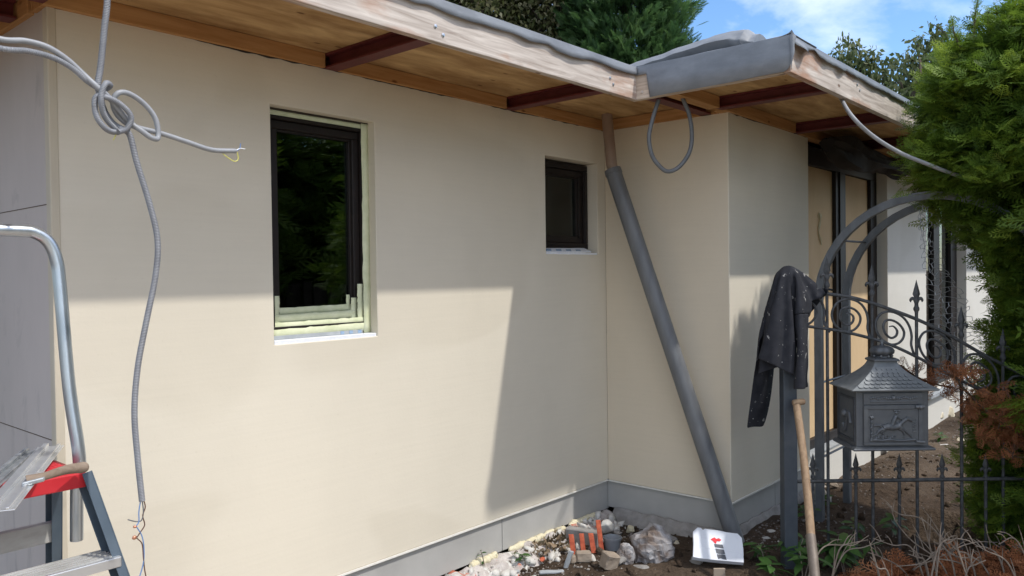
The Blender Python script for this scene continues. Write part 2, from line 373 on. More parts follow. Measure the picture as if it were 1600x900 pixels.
def smooth_by_angle(me, ang=50):
    bm = bmesh.new(); bm.from_mesh(me); bm.normal_update()
    for e in bm.edges:
        if len(e.link_faces) == 2 and e.calc_face_angle(0) > R(ang): e.smooth = False
    bm.to_mesh(me); bm.free()
def curve(P, n=8):
    """Catmull-Rom through points"""
    P = [np.array(p, float) for p in P]; Q = [2*P[0]-P[1]]+P+[2*P[-1]-P[-2]]; out = []
    for i in range(1, len(Q)-2):
        a, b, c, d = Q[i-1:i+3]
        for k in range(n):
            t = k/n; out.append(.5*((2*b)+(c-a)*t+(2*a-5*b+4*c-d)*t*t+(3*b-a-3*c+d)*t**3))
    return out+[P[-1]]
def share(src, name, parent, loc, rot=None, scale=None):
    o = bpy.data.objects.new(name, src if isinstance(src, bpy.types.Mesh) else src.data); put(o, parent)
    o.location = np.array(loc, float)-(BASE[parent] if parent is not None else 0)
    if parent is None: BASE[o] = np.array(loc, float)
    if rot is not None: o.rotation_euler = rot
    if scale is not None: o.scale = (scale,)*3 if not hasattr(scale, '__len__') else scale
    return o
def me_from(mb, mat, smooth=False, name='piece'):
    me = bpy.data.meshes.new(name); me.from_pydata(mb.v, [], mb.f); me.materials.append(MATS[mat])
    if smooth: me.polygons.foreach_set('use_smooth', np.ones(len(me.polygons), bool)); smooth_by_angle(me)
    return me
def nz(x, y, z=0.0, s=1.0): return noise.noise(Vector((x*s, y*s, z*s)))

# ------------------------------------------------------------------ ground
yA, X0, X1, yC, zT, zB = 2.974, 1.009, 4.334, 2.102, 2.55, .26
HOLE = G(1490, 836)
def gz(x, y):
    z = .018*nz(x, y, 0, 1.3)+.014*nz(x, y, 3, 4.5)+.008*nz(x, y, 7, 13)
    z += .05*math.exp(-((x-4.6)**2+(y-2.0)**2)/.35)                     # soil against the corner
    z += .10*math.exp(-((x-6.3)**2/1.2+(y-1.75)**2/.12))                 # spoil heap by the door
    z += .10*math.exp(-((x-4.55)**2/.5+(y-.55)**2/.15))
    dx, dy = x-HOLE[0], y-HOLE[1]; u = dx*FH[0]+dy*FH[1]; w = dx*RH[0]+dy*RH[1]
    h = (u/.27)**2+(w/.30)**2
    if h < 4: z += -.42*math.exp(-h**4*.7)+.035*math.exp(-(h-1.9)**2*3)
    return z
def axis_pts(lo, a, b, hi, step):
    core = np.arange(a, b+1e-6, step); left = [a]; right = [b]; s = step
    while left[-1] > lo: s *= 1.35; left.append(left[-1]-s)
    s = step
    while right[-1] < hi: s *= 1.35; right.append(right[-1]+s)
    return np.array(sorted(set(left[1:]))+list(core)+right[1:])
gx = axis_pts(-400, 1.6, 8.5, 900, .035); gy = axis_pts(-400, -.6, 3.05, 900, .035)
GV = np.array([(x, y, gz(x, y) if (-6 < x < 16 and -6 < y < 6) else 0.0) for y in gy for x in gx])
nx_ = len(gx); idx = np.arange(len(GV)).reshape(len(gy), nx_)
GF = np.stack([idx[:-1, :-1], idx[:-1, 1:], idx[1:, 1:], idx[1:, :-1]], -1).reshape(-1, 4)
ground = mesh_np('ground', GV, GF, 'soil', None, smooth=True); tag(ground, kind='structure')

# unseen pale terrace below the frame, added to bounce warm light onto the walls
simple('paving', (.32, .265, .20), (.42, .355, .275), 4, .9, bs=.3, bd=.004)
mb = MB()
for xa, xb, ya, yb in ((-7.0, 2.35, -6.0, 2.74), (2.355, 4.25, -6.0, .86)):
    nx2, ny2 = max(1, round((xb-xa)/.5)), max(1, round((yb-ya)/.5))
    for i in range(nx2):
        for j in range(ny2):
            a0, b0 = xa+(xb-xa)*i/nx2, ya+(yb-ya)*j/ny2; h = .052+.004*math.sin(i*7.3+j*3.1)
            mb.box((a0+.004, b0+.004, -.02), (a0+(xb-xa)/nx2-.004, b0+(yb-ya)/ny2-.004, h))
tag(mb.build('bounce_paving', 'paving', None), 'unseen light slab paving added to bounce light onto the house', kind='structure')

# ------------------------------------------------------------------ house
house = thing('house', 'single storey house with fresh cream plaster walls and unfinished wooden eaves', 'house', (X1, yA, 0))
def panel(name, mat, o, u, n, u0, u1, z0, z1, openings, thick, parent=house, sub=.45):
    """flat wall with real openings: front, back, reveals and rim.  o point of u=0, u along, n outward"""
    o, u, n = (np.array(v, float) for v in (o, u, n))
    us = sorted(set([u0, u1]+[v for p in openings for v in p[:2]])); zs = sorted(set([z0, z1]+[v for p in openings for v in p[2:]]))
    def inside(a, b, c, d): return any(a >= p[0]-1e-6 and b <= p[1]+1e-6 and c >= p[2]-1e-6 and d <= p[3]+1e-6 for p in openings)
    vid = {}; mb = MB()
    def v(a, z, k):
        key = (round(a, 5), round(z, 5), k)
        if key not in vid: vid[key] = len(mb.v); mb.v.append(tuple(o+u*a-n*(thick if k else 0)+np.array([0, 0, z])))
        return vid[key]
    flip = np.cross(u, [0, 0, 1.0])@n < 0
    def face(*q): mb.f.append(tuple(q[::-1]) if flip else tuple(q))
    cells = set()
    for i in range(len(us)-1):
        for j in range(len(zs)-1):
            if not inside(us[i], us[i+1], zs[j], zs[j+1]): cells.add((i, j))
    for i, j in cells:
        a, b, c, d = us[i], us[i+1], zs[j], zs[j+1]
        face(v(a, c, 0), v(b, c, 0), v(b, d, 0), v(a, d, 0)); face(v(a, d, 1), v(b, d, 1), v(b, c, 1), v(a, c, 1))
        if (i-1, j) not in cells: face(v(a, c, 1), v(a, c, 0), v(a, d, 0), v(a, d, 1))
        if (i+1, j) not in cells: face(v(b, c, 0), v(b, c, 1), v(b, d, 1), v(b, d, 0))
        if (i, j-1) not in cells: face(v(a, c, 1), v(b, c, 1), v(b, c, 0), v(a, c, 0))
        if (i, j+1) not in cells: face(v(a, d, 0), v(b, d, 0), v(b, d, 1), v(a, d, 1))
    return mb.build(name, mat, parent, bevel=.004)
W1 = (1.861, 2.419, 1.335, 2.355); W2 = (3.712, 4.250, 1.742, 2.333)
panel('wall', 'plaster', (0, yA, 0), (1, 0, 0), (0, -1, 0), X0, X1+.006, zB, zT+.02, [W1, W2], .22)
tag(panel('wall', 'plaster_return', (X1, 0, 0), (0, 1, 0), (-1, 0, 0), yC, yA-.001, zB, zT+.02, [], .2), 'return wall at the inner corner')
tag(panel('wall', 'plaster', (0, yC-.0015, 0), (1, 0, 0), (0, -1, 0), X1+.0005, 5.572, zB-.001, zT+.02, [], .2))
tag(panel('wall', 'side_wall', (X0-.0015, 0, 0), (0, 1, 0), (-1, 0, 0), yA+.04, yA+6, 0.0, zT+.02, [], .2), 'grey unpainted side wall with panel joints')
panel('corner_bead', 'corner_bead', (X0-.004, 0, 0), (0, 1, 0), (-1, 0, 0), yA-.003, yA+.041, 0.02, zT+.019, [], .03)
# panel joints on the side wall
for z in (1.884, 1.066):
    MB().box((X0-.0035, yA+.045, z-.0012), (X0-.001, yA+3, z+.0012)).build('panel_joint', 'dark_twig', house)
# far walls of the wing: plaster piers, door, window
panel('wall', 'plaster_white', (0, yC, 0), (1, 0, 0), (0, -1, 0), 7.415, 8.69, .36, zT+.02, [], .2)
panel('wall', 'plaster_white', (0, yC, 0), (1, 0, 0), (0, -1, 0), 10.46, 13.5, .10, zT+.02, [], .2)
panel('wall', 'plaster_white', (0, yC+.012, 0), (1, 0, 0), (0, -1, 0), 5.5725, 7.4145, 0.0, .285, [], .18)
panel('wall', 'plaster_white', (0, yC+.012, 0), (1, 0, 0), (0, -1, 0), 7.4155, 10.459, -.02, .359, [], .18)
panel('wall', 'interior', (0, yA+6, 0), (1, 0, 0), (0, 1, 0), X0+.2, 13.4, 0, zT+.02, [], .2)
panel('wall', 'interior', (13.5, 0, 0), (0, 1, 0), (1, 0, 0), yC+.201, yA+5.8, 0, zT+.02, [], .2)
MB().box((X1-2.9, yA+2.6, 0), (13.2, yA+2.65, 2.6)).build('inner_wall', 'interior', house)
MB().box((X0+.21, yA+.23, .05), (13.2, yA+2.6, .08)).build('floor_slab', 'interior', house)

# base profile line, plinth panels, foundation
MB().box((X0-.002, yA-.006, zB-.009), (X1-.007, yA+.10, zB-.0005)).build('base_profile', 'profile', house)
MB().box((X1-.006, yC-.007, zB-.0095), (X1+.10, yA-.007, zB-.0012)).build('base_profile', 'profile', house)
MB().box((X1+.0005, yC-.0078, zB-.0105), (5.57, yC+.09, zB-.0018)).build('base_profile', 'profile', house)
for a, b in ((X0+.01, 2.18), (2.186, 3.297), (3.3025, X1+.03)):
    MB().box((a, yA+.014, .062), (b, yA+.09, zB-.012)).build('plinth_panel', 'plinth', house)
MB().box((X1+.014, yC+.016, .075), (X1+.09, yA+.010, zB-.0125)).build('plinth_panel', 'plinth', house)
for a, b in ((X1+.013, 5.0), (5.0055, 5.57)):
    MB().box((a, yC+.0155, .085), (b, yC+.09, zB-.013)).build('plinth_panel', 'plinth', house)
def rough_strip(name, mat, P0, P1, out, w, z1, amp, step=.02, seed=0, parent=house):
    P0, P1, out = (np.array(v, float) for v in (P0, P1, out)); L = np.linalg.norm(P1-P0); n = int(L/step); m = 10; V = []
    for i in range(n+1):
        p = P0+(P1-P0)*i/n
        for j in range(m+1):
            t = j/m; q = p+out*(w*t); h = z1*(1-t**1.6)-.03*t
            a = amp*(.25+math.sin(math.pi*min(1, t*1.1)))
            q = q+out*a*nz(q[0]+seed, q[1], t*1.5, 9)*(t > 0); q[2] = h+a*1.3*nz(q[0], q[1]+seed, 5, 11)+a*.7*nz(q[0], q[1], 9+seed, 30)-(.02 if t == 0 else 0)
            V.append(q)
    ii = np.arange(len(V)).reshape(n+1, m+1)
    F = np.stack([ii[:-1, :-1], ii[:-1, 1:], ii[1:, 1:], ii[1:, :-1]], -1).reshape(-1, 4)
    return mesh_np(name, V, F, mat, parent)
tag(rough_strip('foundation', 'foundation', (1.1, yA+.012, 0), (X1-.02, yA+.012, 0), (0, -1, 0), .21, .065, .03), 'rough exposed masonry footing under the grey plinth')
rough_strip('foundation', 'brick_grey', (X1+.012, yA-.05, 0), (X1+.012, yC+.02, 0), (-1, 0, 0), .10, .088, .016, seed=4)
rough_strip('foundation', 'brick_grey', (X1, yC+.013, 0), (5.57, yC+.013, 0), (0, -1, 0), .06, .10, .012, seed=8)
for a, b in ((3.02, 3.24), (3.34, 3.86), (3.9, 4.2)):          # squeezed-out foam below the plinth
    P = [(a+(b-a)*i/40, yA-.002+.008*nz(a+i*.03, 2, 0, 9), .057+.012*nz(i*.04+a, 5, 0, 8)) for i in range(41)]
    rr = [max(.005, (.020+.011*nz(a+i*.05, 1, 4, 9)))*min(1, .3+i/4, .3+(40-i)/4) for i in range(41)]
    MB().tube(P, rr, 8).build('foam_bead', 'foam', house, smooth=True)

# --- roof: soffits, beams, fascias, membrane
zF, yFA, yFC, xFB, xL, xR = 2.55, 2.30, 1.458, 3.66, .33, 13.6
zS = 2.62; zR = 2.705
MB().box((xL+.03, yFA+.036, zS), (xFB+.06, yA+.05, zS+.016)).build('soffit_panel', 'plywood', house)
MB().box((xFB+.036, yFC+.036, zS+.001), (xR, yA+.05, zS+.0165)).build('soffit_panel', 'plywood', house)
MB().box((xL+.03, yA+.051, zS+.0005), (X0+.05, yA+6.3, zS+.016)).build('soffit_panel', 'plywood_y', house)
MB().box((xL+.02, yFA+.04, zS+.018), (xFB+.3, yA+6.3, zR)).build('roof_deck', 'beam_wood', house)
MB().box((xFB+.04, yFC+.04, zS+.0185), (xR-.01, yA+6.3, zR+.001)).build('roof_deck', 'beam_wood', house)
MB().box((xL-.02, yFA+.02, zR+.004), (xFB+.2, yA+6.3, zR+.008)).build('roof_membrane', 'membrane', house)
MB().box((xFB+.02, yFC+.02, zR+.0045), (xR, yA+6.3, zR+.0085)).build('roof_membrane', 'membrane', house)
def wobbly_beam(a, b, mat):  # timber plate on top of a wall
    return MB().box(a, b).build('wall_plate', mat, house, bevel=.003)
wobbly_beam((X0-.02, yA-.022, zT+.004), (2.13, yA+.10, zS-.001), 'beam_wood')
wobbly_beam((2.205, yA-.022, zT+.004), (3.35, yA+.10, zS-.001), 'beam_wood')
wobbly_beam((3.425, yA-.021, zT+.0045), (X1+.02, yA+.10, zS-.001), 'beam_wood')
wobbly_beam((X1-.022, yC+.053, zT+.003), (X1+.09, yA-.023, zS-.0012), 'beam_wood_y')
wobbly_beam((xFB+.04, yC-.024, zT+.002), (4.185, yC+.05, zS-.0008), 'beam_wood')
wobbly_beam((4.258, yC-.0245, zT+.0022), (5.30, yC+.05, zS-.0009), 'beam_wood')
wobbly_beam((5.375, yC-.0245, zT+.0021), (xR-.2, yC+.05, zS-.0009), 'beam_wood')
wobbly_beam((X0-.024, yA+.12, zT+.0035), (X0+.06, yA+5.5, zS-.0011), 'beam_wood_y')
# ragged dark gap between plaster and plate
for (p, q) in (((X0+.02, yA), (X1-.02, yA)), ((X1+.05, yC), (5.55, yC))):
    n = int((q[0]-p[0])/.012); V = []
    for i in range(n+1):
        x = p[0]+(q[0]-p[0])*i/n; w = max(.0012, .007*nz(x, 3, 0, 3.1)+.006*nz(x, 8, 0, 17)+.0045)
        V += [(x, p[1]-.0035, zT+.006), (x, p[1]-.0035, zT+.006-w)]
    F = [(2*i, 2*i+1, 2*i+3, 2*i+2) for i in range(n)]
    mesh_np('shrinkage_gap', V, F, 'gap', house)
def steel(p, q):             # I-section outrigger hung under the deck
    p, q = np.array(p, float), np.array(q, float); d = (q-p)/np.linalg.norm(q-p); s = np.array([-d[1], d[0], 0]); mb = MB()
    for z0, z1, w in ((zT+.003, zT+.011, .036), (zT+.011, zS-.010, .005), (zS-.010, zS-.0015, .036)):
        mb.obox((p+q)/2+np.array([0, 0, (z0+z1)/2]), (q-p)/2, s*w, np.array([0, 0, (z1-z0)/2]))
    return mb.build('steel_beam', 'red_steel', house)
for x in (.95, 2.168, 3.387): steel((x, yFA+.037, 0), (x, yA-.001 if x > 1 else yA-.03, 0))
for x in (4.222, 5.338, 6.45, 7.56, 8.67, 9.8): steel((x, yFC+.037, 0), (x, yC-.001, 0))
steel((xFB+.037, 2.235, 0), (X1-.001, 2.235, 0))
for y in (3.22, 4.2): steel((xL+.037, y, 0), (X0-.03, y, 0))
# fascia boards with screws
def fascia(a, b, mat): return MB().box(a, b).build('fascia_board', mat, house, bevel=.003)
fa = fascia((xL, yFA, zF), (xFB+.0006, yFA+.035, zR+.012), 'fascia')
MB().box((xFB-.05, yFA+.0352, zF+.06), (xFB+.06, yFA+.09, zR)).build('leak_block', 'beam_wood', house)  # hidden block added to stop sun leaking through the fascia joint
fb = fascia((xFB, yFC+.036, zF-.0015), (xFB+.035, yFA+.034, zR+.010), 'fascia_y')
fc = fascia((xFB, yFC, zF), (xR, yFC+.035, zR+.011), 'fascia')
fascia((xL-.036, yFA, zF+.001), (xL-.0015, yA+6.3, zR+.012), 'fascia_y')
scr = MB().lathe([(.009, 0), (.008, .003), (.003, .004)], (0, 0, 0), 10); scr_me = me_from(scr, 'screw')
def screws(par, pts, rot):
    for p in pts: share(scr_me, 'screw', par, p, rot)
sA = [on(x, y, 1, yFA-.0005) for x, y in ((680, 41), (692, 55), (953, 122), (958, 132))]
screws(fa, sA, (R(90), 0, 0)); screws(fb, [on(1003, 144, 0, xFB-.0005)], (0, R(-90), 0))
screws(fc, [on(1339, 133, 1, yFC-.0005), on(1343, 141, 1, yFC-.0005)], (R(90), 0, 0))
# rubber membrane: wavy lip over the fascias
def lip(name, P0, P1, out, drop, seed, wav=.010, zt=None, vis_drop=None):
    P0, P1, out = (np.array(v, float) for v in (P0, P1, out)); L = np.linalg.norm(P1-P0); n = int(L/.02); V = []; zt = zR+.0135 if zt is None else zt
    for i in range(n+1):
        p = P0+(P1-P0)*i/n; s = i*.02+seed
        w1 = nz(s, 0, 0, 2.6); w2 = nz(s, 4, 0, 5.5); mk = min(1.25, max(.15, nz(s, 21, 0, 1.1)*2.6+.6)); dr = drop*(.85+.35*w1+mk*(.75*w2+.3*nz(s, 9, 0, 12))+.10*nz(s, 31, 0, 9)) if vis_drop is None else vis_drop(i/n, w1, w2)
        o1 = .004+wav*(.3*max(0, w1+.3)+1.5*(mk if vis_drop is None else .3)*max(0, w2)); rows = [(-.30, .002), (-.10, .003+.003*w1), (-.004, .004+.003*w2), (.0045, .0015), (.0055+o1*.12, -.008), (.006+o1*.45, -dr*.5), (.007+o1*(1+.6*w2), -dr)]
        for a, h in rows: V.append(p+out*a+np.array([0, 0, zt+h]))
    m = len(rows); ii = np.arange(len(V)).reshape(n+1, m)
    F = np.stack([ii[:-1, :-1], ii[:-1, 1:], ii[1:, 1:], ii[1:, :-1]], -1).reshape(-1, 4)
    o = mesh_np(name, V, F, 'membrane', house, smooth=True); smooth_by_angle(o.data, 38)
    so_ = o.modifiers.new('solid', 'SOLIDIFY'); so_.thickness = .003; so_.offset = 1
    return o
lip('roof_membrane', (xL-.03, yFA, 0), (xFB-.01, yFA, 0), (0, -1, 0), .055, 1.7, .018)
lip('roof_membrane', (xFB+.0, yFC, 0), (xR, yFC, 0), (0, -1, 0), .045, 9.1, .02)
def dropB(t, w1, w2):
    e = min(1, t/.06)
    return (.045+(.125+.012*w1)*min(1, max(0, (t-.075)/.012)))*(1 if t < .97 else 1-.25*(t-.97)/.03)
lip('roof_membrane', (xFB, yFA-.01, 0), (xFB, yFC-.012, 0), (-1, 0, 0), .15, 3.3, .004, zR+.0145, dropB)
# folded flap standing at the roof corner
V = []; n = 14
for i in range(n+1):
    t = i/n; a = t*math.pi/2
    for j, (rr, z) in enumerate(((-.06, zR+.012), (.004, zR+.024+.012*math.sin(t*math.pi)), (.022, zR+.004), (.016, zR-.06*(1-abs(t-.45))), (.010+.012*math.sin(t*math.pi), zR-.12*(1-t)**1.0-.03))):
        V.append((xFB-.004-rr*math.cos(a)-.004, yFC-.004-rr*math.sin(a)-.004, z))
ii = np.arange(len(V)).reshape(n+1, 5); F = np.stack([ii[:-1, :-1], ii[:-1, 1:], ii[1:, 1:], ii[1:, :-1]], -1).reshape(-1, 4)
o = mesh_np('membrane_flap', V, F, 'membrane', house, smooth=True); o.modifiers.new('solid', 'SOLIDIFY').thickness = .003
# loose roll of membrane lying along the roof edge
PR = curve([(3.80, 2.52, zR+.03), (3.815, 2.30, zR+.045), (3.85, 2.05, zR+.075), (3.89, 1.85, zR+.095), (3.94, 1.72, zR+.075)], 8)
V = []; n = len(PR); m = 18
for i, p in enumerate(PR):
    sc = (.035+.034*(i/n))*(1 if i < n-3 else .75)
    for k in range(m):
        a = 2*math.pi*k/m; f = 1+.18*math.sin(2*a+i*.25)+.1*math.sin(5*a+i*.5)
        V.append((p[0]+2.2*sc*math.cos(a)+.02*nz(i*.4, k*.3, 0, 1), p[1], max(zR+.013, p[2]+1.15*sc*(1-abs(math.cos(a))**2.2)*(1 if a < math.pi else -1)*(1+.06*nz(i*.3, k*.3, 3, 1)))))
F = [(i*m+k, i*m+(k+1) % m, (i+1)*m+(k+1) % m, (i+1)*m+k) for i in range(n-1) for k in range(m)]
mm = MB().add(V, F+[tuple(range(m-1, -1, -1)), tuple((n-1)*m+k for k in range(m))])
mr = tag(mm.build('membrane_roll', 'membrane', None, smooth=True), 'loose dark rubber membrane bundled on the roof edge above the corner', 'roofing roll')

# --- windows
def window(W, d, fw_, sw, tape=None):
    x0, x1, z0, z1 = W; y = yA+d; e = .004
    def ring(a, b, c, dd, w, y0, y1, mb):
        mb.box((a, y0, c), (b, y1, c+w)); mb.box((a, y0, dd-w), (b, y1, dd)); mb.box((a, y0, c+w), (a+w, y1, dd-w)); mb.box((b-w, y0, c+w), (b, y1, dd-w))
    a, b, c, dd = x0+e, x1-e, z0+.036, z1-.010
    m = MB(); ring(a, b, c, dd, fw_, y, y+.09, m); f = m.build('window', 'frame_brown', house, bevel=.004)
    m = MB(); ring(a+fw_*.55, b-fw_*.55, c+fw_*.55, dd-fw_*.55, .016, y-.008, y-.0004, m); m.build('glazing_rim', 'frame_brown', f, bevel=.003)
    i0 = fw_+.001; m = MB(); ring(a+i0, b-i0, c+i0, dd-i0, sw, y+.014, y+.075, m); m.build('sash', 'frame_brown', f, bevel=.004)
    i1 = i0+sw-.008; m = MB(); ring(a+i1, b-i1, c+i1, dd-i1, .018, y+.028, y+.06, m); m.build('glazing_bead', 'frame_brown', f, bevel=.003)
    i2 = i1+.01; MB().box((a+i2, y+.042, c+i2), (b-i2, y+.048, dd-i2)).build('pane', 'window_glass', f)
    return f, (a, b, c, dd, y, i0, i1)
w1, g1 = window(W1, .062, .036, .036)
w2, g2 = window(W2, .075, .040, .036)
def strip(par, pts, w, nrm=(0, -1, 0), mat='tape', seed=0, name='masking_tape', th=.0016):
    """tape along a polyline with slightly torn, wrinkled edges"""
    nrm = np.array(nrm, float); P = curve(pts, 8) if len(pts) > 2 else [np.array(pts[0])+(np.array(pts[1])-np.array(pts[0]))*k/24 for k in range(25)]; V = []
    for i, p in enumerate(P):
        t = P[min(i+1, len(P)-1)]-P[max(i-1, 0)]; t /= np.linalg.norm(t); s = np.cross(t, nrm)
        for k in (-1, 0, 1):
            V.append(p+s*(k*w/2*(1+.20*nz(i*.2, k+seed, 0, 3)+.10*nz(i*.9, k+seed, 4, 3)))+nrm*(.002+.0022*(nz(i*.5, k*2+seed, 1, 2)+.4)))
    ii = np.arange(len(V)).reshape(len(P), 3); F = np.stack([ii[:-1, :-1], ii[:-1, 1:], ii[1:, 1:], ii[1:, :-1]], -1).reshape(-1, 4)
    o = mesh_np(name, V, F, mat, par); o.modifiers.new('solid', 'SOLIDIFY').thickness = th
    return o
a, b, c, dd, y, i0, i1 = g1
strip(w1, [(a, y-.001, dd-.010), (b, y-.001, dd-.010)], .046, seed=1)
strip(w1, [(b-.016, y-.0095, dd+.004), (b-.014, y-.0095, 2.0), (b-.018, y-.0098, 1.7), (b-.016, y-.0098, c-.018)], .044, seed=2)
strip(w1, [(a+.02, y-.0085, c+.006), (b-.02, y-.0085, c+.012)], .036, seed=3)
strip(w1, [(a+.01, y-.003, c+.036), (b-.012, y-.003, c+.040)], .034, seed=4)
strip(w1, [(a+.03, y+.012, c+.066), (b-.03, y+.012, c+.072)], .040, seed=5)
strip(w1, [(a+.04, y+.026, c+.098), (b-.05, y+.026, c+.104)], .034, seed=6)
for (xx, yy, zt_, w_) in ((a+.014, y-.001, c+.165, .03), (a+.05, y+.012, c+.170, .034), (b-.052, y-.001, c+.215, .034), (b-.080, y+.012, c+.150, .034), (b-.104, y+.026, c+.165, .020)):
    strip(w1, [(xx, yy, c+.02), (xx+.002, yy, zt_)], w_, seed=xx*9)
MB().box((x0_ := W1[0]+.003, yA+.005, W1[2]-.002), (W1[1]-.004, y+.03, W1[2]+.016)).build('sill_sheet', 'polystyrene', w1, bevel=.002)
MB().box((W1[0]+.003, y-.012, W1[2]+.0165), (W1[1]-.05, y+.02, W1[2]+.034)).build('sill_sheet', 'slate', w1, bevel=.002)
for k, xx in enumerate((2.24, 2.29, 2.34)):
    MB().box((xx, y-.0135, W1[2]+.018), (xx+.02, y-.012, W1[2]+.033)).build('blue_mark', 'blue_print', w1)
MB().box((W2[0]+.003, yA+.004, W2[2]-.002), (W2[1]-.004, g2[4]+.03, W2[2]+.012)).build('sill_sheet', 'polystyrene', w2, bevel=.002)
MB().obox((W2[0]+.24, yA+.035, W2[2]+.026), (.23, 0, .004), (0, .03, .012), (0, -.002, .004)).build('sill_sheet', 'polystyrene', w2, bevel=.002)
for k in range(5):
    MB().obox((W2[0]+.05+.1*k, yA+.022, W2[2]+.0262), (.025, 0, .0), (.012, .012, .005), (0, -.0008, .002)).build('blue_mark', 'blue_print', w2)
# dark foam gap around window one
mb = MB(); mb.box((W1[0], yA+.050, W1[3]-.0085), (W1[1], yA+.061, W1[3]-.0005)); mb.box((W1[1]-.0045, yA+.05, W1[2]+.02), (W1[1]-.0005, yA+.061, W1[3]-.0165)); mb.build('joint_gap', 'gap', w1)

# --- sliding door and far window in the wing
yD = 2.19
m = MB(); zd0, zd1 = .30, 2.54
m.box((5.575, yD, zd0), (7.412, yD+.1, zd0+.07)); m.box((5.575, yD, 2.40), (7.412, yD+.1, zd1))
for xa, xb in ((5.575, 5.60), (6.385, 6.61), (7.25, 7.412)): m.box((xa, yD, zd0+.07), (xb, yD+.1, 2.40))
door = tag(m.build('sliding_door', 'frame_brown', house, bevel=.004), 'dark framed door closed off with tan boards')
for k, (xa, xb) in enumerate(((5.602, 6.383), (6.612, 7.248))):
    bd = MB().box((xa, yD+.03, zd0+.072), (xb, yD+.05, 2.398)).build('board', 'ply_board', door)
    if k == 0:
        P = curve([on(x, yy, 1, yD+.024) for x, yy in ((1280, 332), (1281, 345), (1279, 360), (1281, 372), (1284, 383))], 4)
        MB().tube(P, [.004, .016, .018, .010, .008, .010, .012, .009, .006, .005, .006, .007, .009, .010, .008, .005, .003][:len(P)], 6).build('plaster_smear', 'smear', bd, smooth=True)
MB().box((6.45, yD-.012, zd0+.07), (6.50, yD-.0005, 2.40)).build('door_rail', 'frame_brown', door)
MB().box((5.575, yC+.005, zd0-.012), (7.412, yD+.05, zd0-.001)).build('threshold', 'slate', door)
m = MB(); yW = yC+.10
m.box((8.692, yW, .362), (10.458, yW+.08, .46)); m.box((8.692, yW, 2.42), (10.458, yW+.08, 2.545))
for xa, xb in ((8.692, 8.80), (9.42, 9.66), (10.18, 10.40)): m.box((xa, yW, .46), (xb, yW+.08, 2.42))
m.box((10.40, yW, .46), (10.458, yW+.08, 2.42))
fwin = m.build('window', 'frame_brown', house, bevel=.004)
for xa, xb in ((8.802, 9.418), (9.662, 10.178)): MB().box((xa, yW+.03, .462), (xb, yW+.036, 2.418)).build('pane', 'window_glass', fwin)
MB().box((8.66, yC-.05, .325), (10.49, yW-.001, .358)).build('window_sill', 'slate', fwin)

# ------------------------------------------------------------------ hanging conduits and cables
def cpts(L, y=2.2):    # (px, py, offset towards the wall)
    return [on(p[0], p[1], 1, y+(p[2] if len(p) > 2 else 0)) for p in L]
def ribbed(mb, P, r, pitch=.0042):
    P = np.array(P); seg = np.linalg.norm(np.diff(P, axis=0), axis=1); s = np.concatenate([[0], np.cumsum(seg)]); n = int(s[-1]/pitch*2)
    t = np.linspace(0, s[-1], n); Q = np.stack([np.interp(t, s, P[:, k]) for k in range(3)], 1)
    return mb.tube(list(Q), [r*(1.0 if i % 2 else .86) for i in range(n)], 9)
c1 = thing('conduit', 'ribbed grey conduit hanging from the eave down the wall with bare wire ends', 'conduit', (.9, 2.2, 1.0))
P1 = [(.905, 2.37, zS-.002), (.90, 2.33, 2.56), (.894, 2.27, 2.50)]+cpts([(167, -12), (163, 45), (157, 105), (153, 132), (157, 152, .012), (164, 175, .014), (178, 194, .012), (193, 203), (203, 212), (214, 255), (234, 320), (246, 375), (243, 430), (228, 505), (215, 575), (210, 645), (215, 715), (222, 783)])
ribbed(MB(), curve(P1, 10), .0088).build('tube', 'conduit', c1, smooth=True)
def wire(par, L, mat, r=.0016, y=2.2): return MB().tube(curve(cpts(L, y), 5), r, 6).build('wire', mat, par, smooth=True)
wire(c1, [(220, 780), (217, 800), (217, 815), (212, 823)], 'wire_blue'); wire(c1, [(222, 780), (224, 800), (221, 813), (213, 815, .003), (200, 812)], 'dark_cable')
wire(c1, [(224, 780), (227, 792), (223, 806), (226, 820), (219, 832), (213, 841)], 'wire_brown')
wire(c1, [(214, 824), (222, 838), (225, 858), (224, 880), (217, 905)], 'wire_blue'); wire(c1, [(214, 841), (222, 850), (224, 870), (226, 890), (229, 905)], 'wire_brown')
MB().ball(cpts([(211, 823)])[0], (.006, .004, .004), 8).build('connector', 'wire_core', c1, smooth=True)
MB().ball(cpts([(210, 840)])[0], (.007, .005, .006), 8).build('connector', 'wire_core', c1, smooth=True)
c2 = thing('conduit', 'smooth grey cable looped through the knot with stripped end pointing right', 'cable', tuple(cpts([(175, 175)])[0]-np.array([0, 0, .1])))
P2 = [(.37, 2.40, zS-.002), (.40, 2.36, 2.45), (.52, 2.26, 2.27)]+cpts([(-10, 58), (40, 64), (75, 74), (105, 93), (130, 116), (152, 136, -.012), (170, 152, -.012), (186, 172, -.006), (204, 192), (222, 205, -.012), (238, 216, -.014), (247, 214, -.004), (243, 186), (226, 163), (203, 147, -.004), (186, 145, -.010), (177, 156, -.004), (180, 174, .010), (194, 190, .012), (214, 199, .004), (250, 208, .004), (290, 221), (330, 234), (368, 236)])
MB().tube(curve(P2, 9), .0074, 10).build('tube', 'cable', c2, smooth=True)
wire(c2, [(366, 236), (374, 233), (376, 224)], 'wire_blue', .0014); wire(c2, [(367, 236), (375, 232), (383, 233)], 'white_plastic', .0014)
wire(c2, [(371, 238), (372, 249), (366, 252), (357, 247), (348, 240)], 'wire_yellow', .0014)
c3 = thing('conduit', 'grey conduit from the left wound round the knot and tucked in', 'conduit', tuple(cpts([(160, 190)])[0]-np.array([0, 0, .1])))
